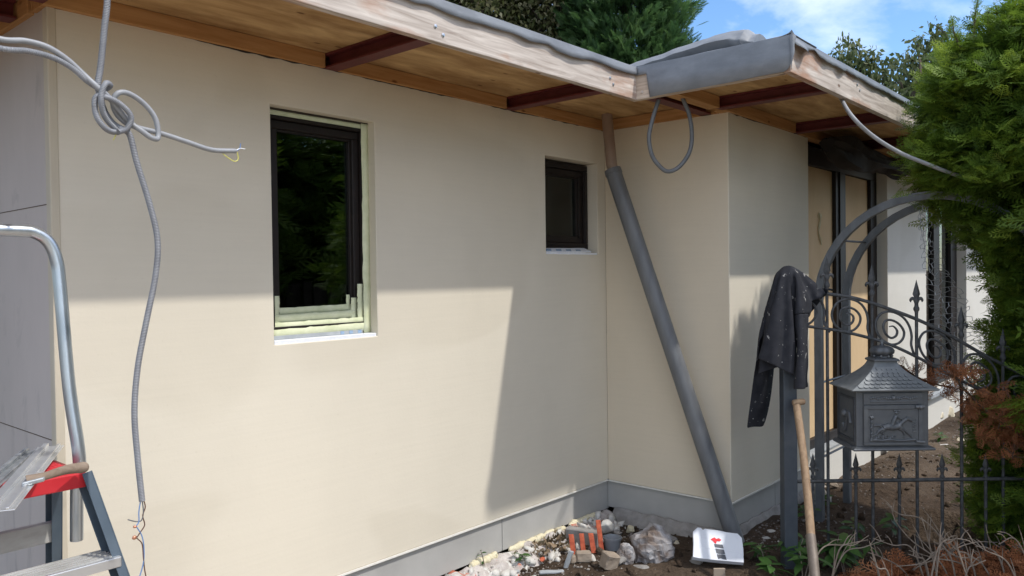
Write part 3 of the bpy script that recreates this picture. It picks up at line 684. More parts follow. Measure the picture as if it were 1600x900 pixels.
P3 = [(.36, 2.46, zS-.002), (.39, 2.40, 2.40), (.50, 2.28, 2.24)]+cpts([(-10, 73), (45, 80), (85, 91), (115, 108), (138, 128), (160, 140, .012), (172, 134, -.004), (166, 130, -.020), (160, 142, -.022), (158, 160, -.022), (162, 178, -.012), (171, 192, 0), (185, 206, .008), (168, 203, -.010), (153, 186, -.012), (148, 166, -.008), (151, 151, -.010), (166, 152, -.024), (184, 160, -.024), (200, 174, -.022), (205, 187, -.018), (198, 201, -.014), (185, 206, -.016)])
ribbed(MB(), curve(P3, 9), .0080).build('tube', 'conduit', c3, smooth=True)
wire(c3, [(183, 206), (180, 213), (177, 219)], 'wire_yellow', .0014)

cl = MB().tube(curve([dep(x, yy, 4.25) for x, yy in ((1029, 156), (1020, 185), (1014, 215), (1019, 243), (1032, 261), (1045, 268), (1062, 260), (1077, 238), (1081, 212), (1077, 180), (1066, 152))], 8), .0115, 9).build('cable_loop', 'dark_cable', None, smooth=True)
tag(cl, 'grey cable loop hanging below the eave at the inner roof corner', 'cable')
PC = [on(1310, 147, 2, zF+.055)]+[dep(x, yy, d) for x, yy, d in ((1330, 180, 4.12), (1362, 211, 4.12), (1405, 238, 4.14), (1448, 256, 4.16), (1490, 272, 4.2), (1530, 285, 4.35))]
tag(MB().tube(curve(PC, 8), .0105, 9).build('eave_cable', 'cable', None, smooth=True), 'light grey cable running from the eave into the green conifer', 'cable')

# ------------------------------------------------------------------ leaning downpipe
dp = thing('downpipe', 'grey plastic downpipe leaning from the eave across the inner corner to the ground', 'downpipe', (4.285, 2.05, 0))
pb, pm, pt = np.array([4.283, 2.047, .045]), np.array([4.132, 2.765, 2.238]), np.array([4.165, 2.835, zS-.002])
MB().tube([pb, pm], .050, 24).build('lower_pipe', 'pipe_grey', dp, smooth=True)
dd_ = (pm-pb)/np.linalg.norm(pm-pb)
MB().tube([pm-dd_*.004, pm+dd_*.03], [.054, .052], 24).build('socket', 'pipe_grey', dp, smooth=True)
MB().tube([pm-dd_*.05, pm+dd_*.04+(pt-pm)*.05, pt], .034, 20).build('upper_pipe', 'pipe_brown', dp, smooth=True)

# ------------------------------------------------------------------ black tarp under the wing eave
V = []; n, m = 50, 22
for i in range(n+1):
    t = i/n; x = 5.60+1.55*t; yc = 1.98-.10*t; zc = 2.50-.05*t-.03*math.sin(t*math.pi)
    rad = (.045+.035*math.sin(math.pi*t**.8)+.018*max(0, math.sin(t*9)))*(1 if t < .93 else .5)
    for k in range(m):
        a = 2*math.pi*k/m; f = 1+.22*math.sin(3*a+6*t)+.18*nz(x*2, k*.4, 0, 2)+.15*math.sin(7*a-9*t)
        V.append((x+.02*math.sin(a*2), yc+rad*1.1*f*math.cos(a), zc+rad*f*math.sin(a)*1.0-.03*max(0, -math.sin(a))*math.sin(t*7)))
F = [(i*m+k, i*m+(k+1) % m, (i+1)*m+(k+1) % m, (i+1)*m+k) for i in range(n) for k in range(m)]
tb = MB().add(V, F+[tuple(range(m-1, -1, -1)), tuple(n*m+k for k in range(m))])
tag(tb.build('tarp', 'tarp', None, smooth=True), 'crumpled black tarpaulin bundled under the eave above the boarded door', 'tarpaulin')

# ------------------------------------------------------------------ step ladder
lad = thing('step_ladder', 'folding step ladder with red platform and grey blue rails beside the wall', 'ladder', (.66, 2.4, 0))
xr, xl, zp = .90, .46, 1.07
def chan(p, q, w, dpt, side):   # U-channel rail: web outwards, flanges in
    p, q = np.array(p, float), np.array(q, float); d = (q-p)/np.linalg.norm(q-p); sx = np.array([side, 0, 0.]); sx = sx-d*(sx@d); sx /= np.linalg.norm(sx)
    s = np.cross(d, sx); mb = MB(); c = (p+q)/2; h = (q-p)/2
    mb.obox(c, h, s*w/2, sx*.0018); mb.obox(c-sx*dpt/2+s*(w/2-.002), h, s*.002, sx*(dpt/2-.0018)); mb.obox(c-sx*dpt/2-s*(w/2-.002), h, s*.002, sx*(dpt/2-.0018))
    return mb
ftR, fbR = (.905, 2.435, zp-.005), (1.12, 2.10, .0)
ftL, fbL = (xl-.005, 2.435, zp-.005), (xl-.22, 2.10, .0)
chan(ftR, fbR, .060, .028, 1).build('rail', 'ladder_blue', lad, bevel=.001); chan(ftL, fbL, .060, .028, -1).build('rail', 'ladder_blue', lad, bevel=.001)
rtR, rbR = (.885, 2.60, zp-.02), (.93, 2.80, 0.0); rtL, rbL = (xl+.015, 2.60, zp-.02), (xl-.03, 2.80, 0.0)
chan(rtR, rbR, .055, .03, 1).build('rear_rail', 'ladder_blue', lad, bevel=.001); chan(rtL, rbL, .055, .03, -1).build('rear_rail', 'ladder_blue', lad, bevel=.001)
pl = MB().box((xl+.004, 2.42, zp-.044), (xr-.004, 2.445, zp)).box((xl+.004, 2.4455, zp-.018), (xr-.004, 2.66, zp)).build('platform', 'ladder_red', lad, bevel=.004)
for k in range(9): MB().box((xl+.02, 2.458+.021*k, zp-.001), (xr-.02, 2.466+.021*k, zp+.004)).build('tread_rib', 'ladder_red', pl, bevel=.0015)
MB().box((xl+.004, 2.432, zp+.0005), (xr-.004, 2.45, zp+.006)).build('lip', 'ladder_red', pl, bevel=.002)
def lerp(p, q, t): return np.array(p)+(np.array(q)-np.array(p))*t
for zst in (.835, .585, .335):
    t = 1-zst/ftR[2]; pR = lerp(ftR, fbR, t); pL = lerp(ftL, fbL, t)
    st = MB().box((pL[0]+.004, pR[1]-.045, zst-.03), (pR[0]-.004, pR[1]+.055, zst)).build('step', 'aluminium', lad, bevel=.003)
    for k in range(5): MB().box((pL[0]+.02, pR[1]-.03+.018*k, zst-.001), (pR[0]-.02, pR[1]-.023+.018*k, zst+.003)).build('tread_rib', 'dirty_step', st)
rv = me_from(MB().lathe([(.0075, 0), (.006, .003), (.003, .0035)], (0, 0, 0), 10), 'screw')
for z_ in (zp-.028, zp-.055, .84-.008, .84-.032):
    t = 1-z_/ftR[2]; p = lerp(ftR, fbR, t); share(rv, 'rivet', lad, p+np.array([.0022, .0, 0])+np.array([.002, -.003, 0]), (0, R(78), 0))
for zb in (.86, .45):
    t = 1-zb/rtR[2]; p = lerp(rtR, rbR, t); q = lerp(rtL, rbL, t)
    MB().box((q[0]+.003, p[1]-.015, zb-.03), (p[0]-.003, p[1]+.012, zb+.03)).build('rear_brace', 'dirty_step', lad, bevel=.003)
    share(rv, 'rivet', lad, p+np.array([.0025, 0, 0]), (0, R(90), 0))
hp = [(.925, 2.585, .83), (.925, 2.572, 1.0), (.925, 2.55, 1.09), (.91, 2.575, 1.30), (.90, 2.60, 1.60), (.894, 2.606, 1.68), (.875, 2.610, 1.735), (.84, 2.612, 1.762), (.79, 2.612, 1.768), (.58, 2.612, 1.768), (.53, 2.612, 1.762), (.49, 2.610, 1.735), (.47, 2.606, 1.68), (.465, 2.60, 1.60), (.455, 2.575, 1.3), (.44, 2.55, 1.09), (.44, 2.572, 1.0), (.44, 2.585, .83)]
MB().tube(curve(hp, 7), .0185, 16).build('handle_bar', 'galvanised', lad, smooth=True)

# plastering knives lying on the platform
def blade(name, A, B, w, mat, z, label, tilt=0.0):
    t = thing(name, label, 'plastering knife', (float((A[0]+B[0])/2), float((A[1]+B[1])/2), z))
    A = np.array([A[0], A[1], z]); B = np.array([B[0], B[1], z]); d = (B-A)/np.linalg.norm(B-A); s = np.array([-d[1], d[0], 0])
    mb = MB(); mb.obox((A+B)/2+np.array([0, 0, .0015]), (B-A)/2, s*w/2, (0, 0, .0012)); mb.obox((A+B)/2+s*w*.18+np.array([0, 0, .008]), (B-A)/2, s*w*.10, (0, 0, .005)); mb.obox((A+B)/2-s*w*.30+np.array([0, 0, .006]), (B-A)/2, s*.004, (0, 0, .0032))
    mb.build('blade', mat, t, bevel=.0015); return t, d, s
A1 = on(-6, 806, 2, zp+.010); B1 = on(80, 702, 2, zp+.010)
k1, d1, s1 = blade('plastering_knife', A1, B1, .075, 'aluminium', zp+.018, 'wide aluminium plastering knife with wooden handle on the red platform')
h0 = on(38, 752, 2, zp+.03); h1 = on(70, 744, 2, zp+.035); h2 = on(134, 729, 2, zp+.022)
MB().tube(curve([h0+(h1-h0)*.1, h1, (h1+h2)/2+np.array([0, 0, .004]), h2-(h2-h1)*.1, h2], 5), [.014, .014, .013, .012, .0115, .011, .011, .0115, .012, .0125, .013, .0135, .014, .0145, .015, .0155, .0155, .015, .014, .012, .008][:21], 12).build('handle', 'knife_handle', k1, smooth=True)
MB().obox((h0+h1)/2-np.array([0, 0, .004]), (h1-h0)*.55, s1*.0+d1*.022, (0, 0, .006)).build('ferrule', 'dull_metal', k1, bevel=.003)
A2 = on(-30, 768, 2, zp+.010); B2 = on(48, 703, 2, zp+.010)
blade('plastering_knife', A2, B2, .06, 'dull_metal', zp+.006, 'darker worn plastering knife lying behind the wide one on the platform')

# ------------------------------------------------------------------ wrought iron fence and gate post
DF = 4.3
fen = thing('iron_fence', 'dark wrought iron fence with scrolls and spearhead pickets', 'fence', tuple(dep(1400, 850, DF)*np.array([1, 1, 0])))
def FP(x, y, d=DF): return dep(x, y, d)
p = FP(1231, 560, 4.28)
MB().obox((p[0], p[1], .765), RH*.036, FH*.036, (0, 0, .81)).build('post', 'iron_post', fen, bevel=.004)
MB().obox((p[0], p[1], 1.583), RH*.041, FH*.041, (0, 0, .008)).build('post_cap', 'iron_post', fen, bevel=.003)
TOP = [(1236, 453), (1253, 455), (1300, 460), (1340, 467), (1387, 482), (1430, 498), (1460, 512), (1500, 533), (1533, 552), (1577, 575), (1640, 606), (1720, 640)]
LOW = [(1236, 506), (1263, 510), (1300, 515), (1343, 524), (1387, 537), (1433, 558), (1473, 580), (1520, 604), (1577, 632), (1640, 660), (1720, 690)]
def rail_y(L, x): return float(np.interp(x, [q[0] for q in L], [q[1] for q in L]))
MB().tube(curve([FP(*q) for q in TOP], 6), .0095, 9).build('rail', 'iron', fen, smooth=True)
MB().tube(curve([FP(*q) for q in LOW], 6), .0085, 9).build('rail', 'iron', fen, smooth=True)
MB().tube([FP(1238, 752.3), FP(1420, 749.9), FP(1720, 745.8)], .0105, 9).build('rail', 'iron', fen, smooth=True)
# spearhead, local: base of ball at z=0, total height .172, faces camera plane
sp = MB()
sp.lathe([(.009, -.01), (.010, 0), (.015, .006), (.0155, .018), (.011, .027), (.0095, .040), (.012, .050), (.0125, .058), (.011, .066), (.013, .074)], (0, 0, 0), 12)
def pyr(mb, z0, z1, z2, w):
    V = [(w*.55, 0, z0), (0, w*.55, z0), (-w*.55, 0, z0), (0, -w*.55, z0), (w, 0, z1), (0, w*.75, z1), (-w, 0, z1), (0, -w*.75, z1), (0, 0, z2)]
    mb.add(V, [(0, 3, 2, 1), (0, 1, 5, 4), (1, 2, 6, 5), (2, 3, 7, 6), (3, 0, 4, 7), (4, 5, 8), (5, 6, 8), (6, 7, 8), (7, 4, 8)])
pyr(sp, .073, .094, .174, .021)
for s in (-1, 1):
    sp.tube(curve([(s*.004, 0, .045), (s*.012, 0, .066), (s*.024, 0, .070), (s*.032, 0, .060), (s*.030, 0, .050)], 5), [.006, .007, .0075, .008, .008, .008, .0085, .009, .009, .009, .009, .009, .0085, .008, .0075, .007, .006, .005, .004, .003, .002][:21], 8)
sp_me = me_from(sp, 'iron', True); rotF = (0, 0, YAW-R(90))
def picket(px, py_tip, scale, name='picket'):
    t = FP(px, py_tip); zb_ = t[2]-.172*scale
    o = MB().tube([(t[0], t[1], -.05), (t[0], t[1], zb_+.004)], .0088, 8).build(name, 'iron', fen, smooth=True)
    share(sp_me, 'spearhead', o, (t[0], t[1], zb_), rotF, scale)
for x, yt in ((1291.7, 400), (1362, 413), (1431.7, 437), (1501.7, 478), (1567, 513), (1634, 550)): picket(x, yt, 1.0)
for x in (1270, 1337, 1405, 1472, 1540, 1608): picket(x, 708, .82)
SC = [(430, 590), (465, 580), (495, 610), (485, 655), (445, 680), (400, 655), (380, 600), (400, 550), (450, 532), (510, 550), (550, 600), (545, 660), (500, 715), (430, 735), (360, 700), (322, 640), (320, 570), (360, 500), (430, 465), (500, 468), (560, 500), (600, 560), (615, 630), (612, 700), (635, 770), (662, 796)]
for k in range(-1, 6):
    xc = 1329+68.2*k; base_slope = .165
    yc = (rail_y(TOP, xc)+rail_y(LOW, xc))/2; sl_ = (rail_y(TOP, xc+25)-rail_y(TOP, xc-25)+rail_y(LOW, xc+25)-rail_y(LOW, xc-25))/100
    y0 = (rail_y(TOP, 1329)+rail_y(LOW, 1329))/2; pts = []
    for q in SC:
        u = 1240+q[0]/5.295-1329; v = 380+q[1]/5.295-y0
        if k == -1 and u < -22: u = -22
        pts.append(FP(xc+u, yc+v+(sl_-base_slope)*u))
    P = curve(pts, 6)
    MB().tube(P, [max(.0035, .0066*min(1, .4+i/20)) for i in range(len(P))], 7).build('scroll', 'iron', fen, smooth=True)

# ------------------------------------------------------------------ garden arch
arch = thing('garden_arch', 'weathered grey steel garden arch behind the iron fence', 'arch', tuple(dep(1280, 800, 4.93)*np.array([1, 1, 0])))
L0 = dep(1280, 600, 4.93); wA, zs_ = 1.24, 1.42
def arch_tube(x, y0):
    P = [(x, y0, -.05)]+[(x, y0, z) for z in (.4, .9, zs_)]
    for k in range(1, 24): a = math.pi*k/24; P.append((x, y0-wA/2+wA/2*math.cos(a), zs_+wA/2*math.sin(a)))
    P += [(x, y0-wA, zs_), (x, y0-wA, .6), (x, y0-wA, -.05)]
    return MB().tube(P, .031, 4, rot=math.pi/4).build('arch_tube', 'arch_steel', arch)
xa1, xa2 = L0[0], L0[0]+.50
arch_tube(xa1, L0[1]); arch_tube(xa2, L0[1])
def rung(y, z): MB().tube([(xa1, y, z), (xa2, y, z)], .007, 6).build('rung', 'arch_steel', arch)
for z in (.92, .45): rung(L0[1], z)
for a in (38, 80, 120): rung(L0[1]-wA/2+wA/2*math.cos(R(a)), zs_+wA/2*math.sin(R(a)))

# ------------------------------------------------------------------ letter box on the fence
DM = 4.02
MBX = thing('mailbox', 'dark cast metal letter box with crowned roof and horse rider relief on the fence', 'letter box', tuple(dep(1396, 704, DM+.13)))
mo = dep(1396, 704, DM)          # bottom centre of the front
def M3(u, d, z): return mo+RH*u+FH*d+np.array([0, 0, z])
hw, dm, hb = .196, .25, .305
def rect_loft(mb, secs, close=True):
    n0 = len(secs); V = []
    for (a, b, c, d, z) in secs: V += [M3(a, c, z), M3(b, c, z), M3(b, d, z), M3(a, d, z)]
    F = [(4*i+k, 4*i+(k+1) % 4, 4*i+4+(k+1) % 4, 4*i+4+k) for i in range(n0-1) for k in range(4)]
    return mb.add(V, F+[(3, 2, 1, 0), tuple(4*(n0-1)+k for k in range(4))])
rect_loft(MB(), [(-hw+.012, hw-.012, .008, dm, .016), (-hw+.012, hw-.012, .008, dm, hb)]).build('body', 'mailbox', MBX, bevel=.006)
rect_loft(MB(), [(-hw-.008, hw+.008, -.012, dm, 0), (-hw-.014, hw+.014, -.018, dm, .007), (-hw-.008, hw+.008, -.012, dm, .014), (-hw+.004, hw-.004, 0, dm, .02)]).build('base_moulding', 'mailbox', MBX, bevel=.003)
secs = [(-hw-.022, hw+.022, -.03, dm+.01, hb), (-hw-.026, hw+.026, -.034, dm+.01, hb+.008)]
for i in range(1, 11):
    t = i/10; f = (1-t)**1.55; secs.append((-.058-(hw+.022-.058)*f, .058+(hw+.022-.058)*f, .075-(.105)*f, dm-.085+(.095)*f, hb+.010+.130*t))
roof = rect_loft(MB(), secs).build('roof', 'mailbox_roof', MBX, bevel=.002)
# fish-scale shingles on the front slope
scm = MB(); scm.add([(-.013, 0, 0), (.013, 0, 0), (.013, 0, -.012), (.008, -.001, -.019), (0, -.001, -.022), (-.008, -.001, -.019), (-.013, 0, -.012)]+[(-.013, -.003, 0), (.013, -.003, 0), (.013, -.003, -.012), (.008, -.004, -.019), (0, -.004, -.022), (-.008, -.004, -.019), (-.013, -.003, -.012)],
                    [(7, 13, 12, 11, 10, 9, 8), (0, 1, 2, 3, 4, 5, 6)]+[(i, (i+1) % 7, 7+(i+1) % 7, 7+i) for i in range(7)])
sc_me = me_from(scm, 'mailbox_roof')
for r_ in range(6):
    t = .14+.13*r_; f = (1-t)**1.55; wd = .058+(hw+.022-.058)*f; n = int(2*wd/.027)
    t2 = t+.03; f2 = (1-t2)**1.55; dy = (.075-.105*f2)-(.075-.105*f); dz = .13*.03; tilt = math.atan2(dy, dz)
    for k in range(n):
        u = -wd+.014+(k+.5*(r_ % 2))*(2*wd-.02)/n
        if u > wd-.016: continue
        share(sc_me, 'shingle', roof, M3(u, .075-.105*f-.0015, hb+.010+.130*t), (-tilt, 0, YAW-R(90)))
tz = hb+.140
fin = rect_loft(MB(), [(-.066, .066, .062, dm-.075, tz), (-.066, .066, .062, dm-.075, tz+.010), (-.05, .05, .075, dm-.09, tz+.018)]).build('roof_cap', 'mailbox', MBX, bevel=.003)
cmb = MB(); cc = M3(0, .12, tz+.012); n = 32; prof = [(.040, 0), (.046, .006), (.044, .014), (.048, .018), (.058, .030), (.060, .042), (.052, .056), (.034, .064), (.012, .068), (.010, .074)]
Vc = []
for r_, z in prof:
    for k in range(n): a = 2*math.pi*k/n; f = 1+(.10*abs(math.cos(4*a))-.05 if .02 < z < .062 else 0); Vc.append(cc+np.array([r_*f*math.cos(a), r_*f*math.sin(a), z]))
cmb.add(Vc, [(i*n+k, i*n+(k+1) % n, (i+1)*n+(k+1) % n, (i+1)*n+k) for i in range(len(prof)-1) for k in range(n)]+[tuple(range(n-1, -1, -1)), tuple((len(prof)-1)*n+k for k in range(n))])
cmb.ball(cc+np.array([0, 0, .078]), .009, 8); cmb.obox(cc+np.array([0, 0, .090]), RH*.012, FH*.003, (0, 0, .003)); cmb.obox(cc+np.array([0, 0, .091]), RH*.003, FH*.003, (0, 0, .010))
for k in range(8):
    a = 2*math.pi*k/8+.2; cmb.ball(cc+np.array([.048*math.cos(a), .048*math.sin(a), .014]), .007, 6)
cmb.build('crown', 'mailbox', MBX, smooth=True)
# front: slot flap and door with raised frame
def fbox(par, name, u0, u1, z0, z1, d0, d1, bev=.002):
    mb = MB(); V = [M3(a, d, z) for d in (d0, d1) for a, z in ((u0, z0), (u1, z0), (u1, z1), (u0, z1))]
    mb.add(V, [(0, 1, 2, 3), (7, 6, 5, 4), (0, 4, 5, 1), (1, 5, 6, 2), (2, 6, 7, 3), (3, 7, 4, 0)]); return mb.build(name, 'mailbox', par, bevel=bev)
fl = fbox(MBX, 'letter_flap', -.150, .150, hb-.070, hb-.012, -.002, .0075); fbox(fl, 'relief_bar', -.118, .118, hb-.058, hb-.051, -.006, -.0022)
rb = MB()
for k in range(22): rb.ball(M3(-.115+.011*k, -.003, hb-.038+.004*math.sin(k*1.3)), .0065, 6)
rb.ball(M3(0, -.004, hb-.036), .013, 8); rb.build('relief_garland', 'mailbox', fl, smooth=True)
dr = fbox(MBX, 'door', -.150, .150, .028, hb-.074, .001, .0076)
for (u0, u1, z0, z1) in ((-.150, .150, .028, .040), (-.150, .150, hb-.094, hb-.074), (-.150, -.128, .040, hb-.094), (.128, .150, .040, hb-.094)): fbox(dr, 'door_frame', u0, u1, z0, z1, -.005, .0008)
def rl(par, name, pts, rad, n=8):
    P = curve([M3(u, -.001, z) for u, z in pts], 5); rr = np.interp(np.linspace(0, 1, len(P)), np.linspace(0, 1, len(rad)), rad)
    return MB().tube(P, list(rr), n)
rel = MB()
def relief(pts, rad):
    t = rl(None, '', pts, rad); rel.add(t.v, t.f)
# horse leaping right: barrel, neck, head, legs, tail
relief([(-.052, .116), (-.030, .122), (.000, .118), (.030, .126)], [.015, .018, .016, .017])
relief([(.030, .130), (.050, .148), (.066, .160)], [.013, .010, .008]); relief([(.064, .164), (.080, .158), (.096, .148)], [.009, .008, .005])
relief([(.034, .118), (.060, .100), (.078, .082), (.096, .066)], [.010, .0065, .005, .004]); relief([(.028, .114), (.050, .096), (.056, .078), (.050, .068)], [.009, .006, .0045, .004])
relief([(-.048, .110), (-.060, .096), (-.050, .082), (-.064, .066)], [.012, .008, .005, .004]); relief([(-.052, .112), (-.074, .100), (-.082, .086), (-.100, .078)], [.012, .008, .005, .004])
relief([(-.060, .122), (-.078, .130), (-.102, .126)], [.006, .006, .003])
relief([(-.006, .132), (.004, .156), (.014, .178)], [.010, .012, .009]); relief([(.014, .190), (.018, .198)], [.010, .008]); relief([(.012, .176), (.032, .164), (.050, .156)], [.006, .005, .004])
relief([(.000, .146), (.016, .126), (.012, .106)], [.008, .007, .005]); relief([(.002, .203), (.034, .203)], [.004, .004])
relief([(-.118, .052), (-.090, .056), (-.06, .052), (-.02, .056), (.03, .050), (.10, .054), (.118, .050)], [.006, .009, .007, .008, .006, .007, .005])
for k in range(7): relief([(-.112+.004*(k % 2), .056+.015*k), (-.108, .066+.015*k)], [.008, .008])
relief([(-.116, .166), (-.104, .172)], [.013, .012])
for k in range(9): relief([(-.090+.012*k, .060+.006*(k % 3)), (-.086+.012*k, .070+.005*(k % 2))], [.006, .004])
rel.build('rider_relief', 'mailbox', dr, smooth=True)
tcu = bpy.data.curves.new('letters', 'FONT'); tcu.body = 'MAIL'; tcu.size = .030; tcu.extrude = .003; tcu.align_x = 'CENTER'
to = bpy.data.objects.new('tmp', tcu); COL.objects.link(to); bpy.context.view_layer.update()
tm = bpy.data.meshes.new_from_object(to.evaluated_get(bpy.context.evaluated_depsgraph_get())); bpy.data.objects.remove(to)
tm.materials.clear(); tm.materials.append(MATS['mailbox'])
lt = bpy.data.objects.new('lettering', tm); put(lt, dr); lt.location = M3(.116, -.001, .125)-BASE[dr]; lt.rotation_euler = Matrix(((0, -RH[0], -FH[0]), (0, -RH[1], -FH[1]), (1, 0, 0))).to_euler()
lk = MB(); lk.tube([M3(.108, -.008, hb-.083), M3(.152, -.008, hb-.083)], .009, 8); lk.ball(M3(.135, -.012, hb-.083), .013, 8); lk.build('latch', 'mailbox', dr, smooth=True)
MB().tube([M3(.112, -.006, .046), M3(.156, -.006, .042)], .007, 8).build('hinge', 'mailbox', dr, smooth=True)
# side panel relief
sd = MB(); 
for (d0, d1, z0, z1) in ((.02, dm-.02, .04, .052), (.02, dm-.02, hb-.05, hb-.038), (.02, .035, .052, hb-.05), (dm-.035, dm-.02, .052, hb-.05)):
    V = [M3(a, d, z) for a in (-hw+.006, -hw+.0118) for d, z in ((d0, z0), (d1, z0), (d1, z1), (d0, z1))]; sd.add(V, [(0, 1, 2, 3), (7, 6, 5, 4), (0, 4, 5, 1), (1, 5, 6, 2), (2, 6, 7, 3), (3, 7, 4, 0)])
sd.build('side_frame', 'mailbox', MBX)
sd = MB(); P = curve([M3(-hw+.010, .07+.09*i/6, .13+.05*math.sin(i)) for i in range(7)], 4); sd.tube(P, .010, 8); sd.ball(M3(-hw+.010, .14, .17), .022, 10); sd.build('side_relief', 'mailbox', MBX, smooth=True)
# post-style bracket to the fence
MB().obox(M3(0, dm+.012, .15), RH*.12, FH*.012, (0, 0, .012)).build('bracket', 'iron', MBX)

# ------------------------------------------------------------------ jacket hung over the gate post
jk = thing('jacket', 'dark paint splattered work jacket draped over the gate post', 'jacket', tuple(dep(1215, 690, 4.22)))
# cut as a flat pattern (body and two sleeves), pinned at the collar on the post top and left to fall
def drape_jacket():
    hang = dep(1231, 560, 4.28); top = np.array([hang[0], hang[1], 1.625]); dn = -FH*.62-RH*.78; dn /= np.linalg.norm(dn); sd_ = np.array([dn[1], -dn[0], 0.0])
    if sd_@RH < 0: sd_ = -sd_
    st = .017; V = []; key = {}; F = []; part = []
    def inside(u, v):
        if -.31 <= u <= .31 and -.10 <= v <= .56: return 1
        if -.24 <= u <= .24 and -.34 <= v < -.10: return 1
        if -.93 <= u < -.31 and -.06 <= v <= .16-.03*(-u-.31): return 2
        if .31 < u <= .70 and -.06 <= v <= .15: return 3
        return 0
    us = np.arange(-.93, .701, st); vs_ = np.arange(-.34, .561, st)
    for a_, u in enumerate(us):
        for b_, v in enumerate(vs_):
            if inside(u, v):
                key[(a_, b_)] = len(V); V.append(top+sd_*u+dn*v+np.array([0, 0, .02+.004*math.sin(u*31)+.004*math.sin(v*27)+.03*abs(u)])); part.append(inside(u, v))
    for (a_, b_) in list(key):
        q = [key.get(k) for k in ((a_, b_), (a_+1, b_), (a_+1, b_+1), (a_, b_+1))]
        if None not in q: F.append(tuple(q))
    me = bpy.data.meshes.new('jacket_cloth'); me.from_pydata([tuple(p) for p in V], [], F); me.update(); o = bpy.data.objects.new('jacket_cloth', me); COL.objects.link(o)
    pin = o.vertex_groups.new(name='pin'); pin.add([k for k, p in enumerate(V) if np.linalg.norm((p-top)[:2]) < .030], 1.0, 'REPLACE')
    cols = []
    mbp = MB().obox((hang[0], hang[1], .79), RH*.036, FH*.036, (0, 0, .81)); cols.append(mbp)
    cols.append(MB().tube([FP(*q) for q in TOP[:5]], .012, 8)); cols.append(MB().tube([FP(*q) for q in LOW[:5]], .012, 8))
    cobs = []
    for mb_ in cols:
        m2 = bpy.data.meshes.new('collider'); m2.from_pydata(mb_.v, [], mb_.f); m2.update(); c_ = bpy.data.objects.new('collider', m2); COL.objects.link(c_)
        cm_ = c_.modifiers.new('collision', 'COLLISION'); c_.collision.thickness_outer = .006; c_.collision.cloth_friction = 20; cobs.append(c_)
    md = o.modifiers.new('cloth', 'CLOTH'); cs = md.settings; cs.quality = 7; cs.mass = .35; cs.tension_stiffness = 25; cs.compression_stiffness = 25; cs.shear_stiffness = 8; cs.bending_stiffness = 1.2; cs.air_damping = 2.5
    cs.vertex_group_mass = 'pin'; md.collision_settings.distance_min = .006; md.collision_settings.collision_quality = 3; md.collision_settings.use_self_collision = True; md.collision_settings.self_distance_min = .006
    md.point_cache.frame_start = 1; md.point_cache.frame_end = 70
    for f_ in range(1, 66): scene.frame_set(f_)
    ev = o.evaluated_get(bpy.context.evaluated_depsgraph_get()); co = np.array([v.co[:] for v in ev.to_mesh().vertices]); ev.to_mesh_clear()
    for c_ in cobs+[o]: bpy.data.objects.remove(c_)
    scene.frame_set(1)
    part = np.array(part); fs = {1: [], 2: [], 3: []}
    for f_ in F: fs[max(part[list(f_)])].append(f_)
    for k, nm in ((1, 'body'), (2, 'sleeve'), (3, 'sleeve')):
        ids = sorted({i_ for f_ in fs[k] for i_ in f_}); mp_ = {v: n_ for n_, v in enumerate(ids)}
        ob = mesh_np(nm, co[ids], [[mp_[i_] for i_ in f_] for f_ in fs[k]], 'jacket', jk, smooth=True)
        sm_ = ob.modifiers.new('solid', 'SOLIDIFY'); sm_.thickness = .006; sm_.offset = 0
        su = ob.modifiers.new('sub', 'SUBSURF'); su.levels = 1; su.render_levels = 1
drape_jacket()

# ------------------------------------------------------------------ garden fork leaning on the post
fk = thing('digging_spade', 'spade with worn wooden shaft leaning against the gate post', 'spade', tuple(G(1277, 905, 0)*np.array([1, 1, 0])))
ft = dep(1245, 634, 4.20); fbm = dep(1276, 925, 3.5); fdir = (fbm-ft)/np.linalg.norm(fbm-ft)
mid = (ft+fbm)/2+RH*.008
fend = ft+fdir*((ft[2]-.34)/-fdir[2])
MB().tube(curve([ft, ft+(fend-ft)*.33+RH*.006, ft+(fend-ft)*.66+RH*.006, fend], 8), .0195, 14).build('shaft', 'fork_shaft', fk, smooth=True)
MB().tube([ft-RH*.022+np.array([0, 0, .016]), ft-RH*.015+np.array([0, 0, .016]), ft+RH*.036+np.array([0, 0, .022]), ft+RH*.042+np.array([0, 0, .022])], [.013, .017, .017, .013], 12).build('grip', 'fork_shaft', fk, smooth=True)
f2 = ft+fdir*((ft[2]-.14)/-fdir[2])
MB().tube([fend-fdir*.07, fend, f2], [.0225, .0235, .021], 14).build('socket', 'rusty_socket', fk, smooth=True)
bz = ft+fdir*((ft[2]+.06)/-fdir[2])
MB().obox((f2+bz)/2, (bz-f2)/2, RH*.085, np.cross(RH, fdir)*.002).build('blade', 'dull_metal', fk, bevel=.001)

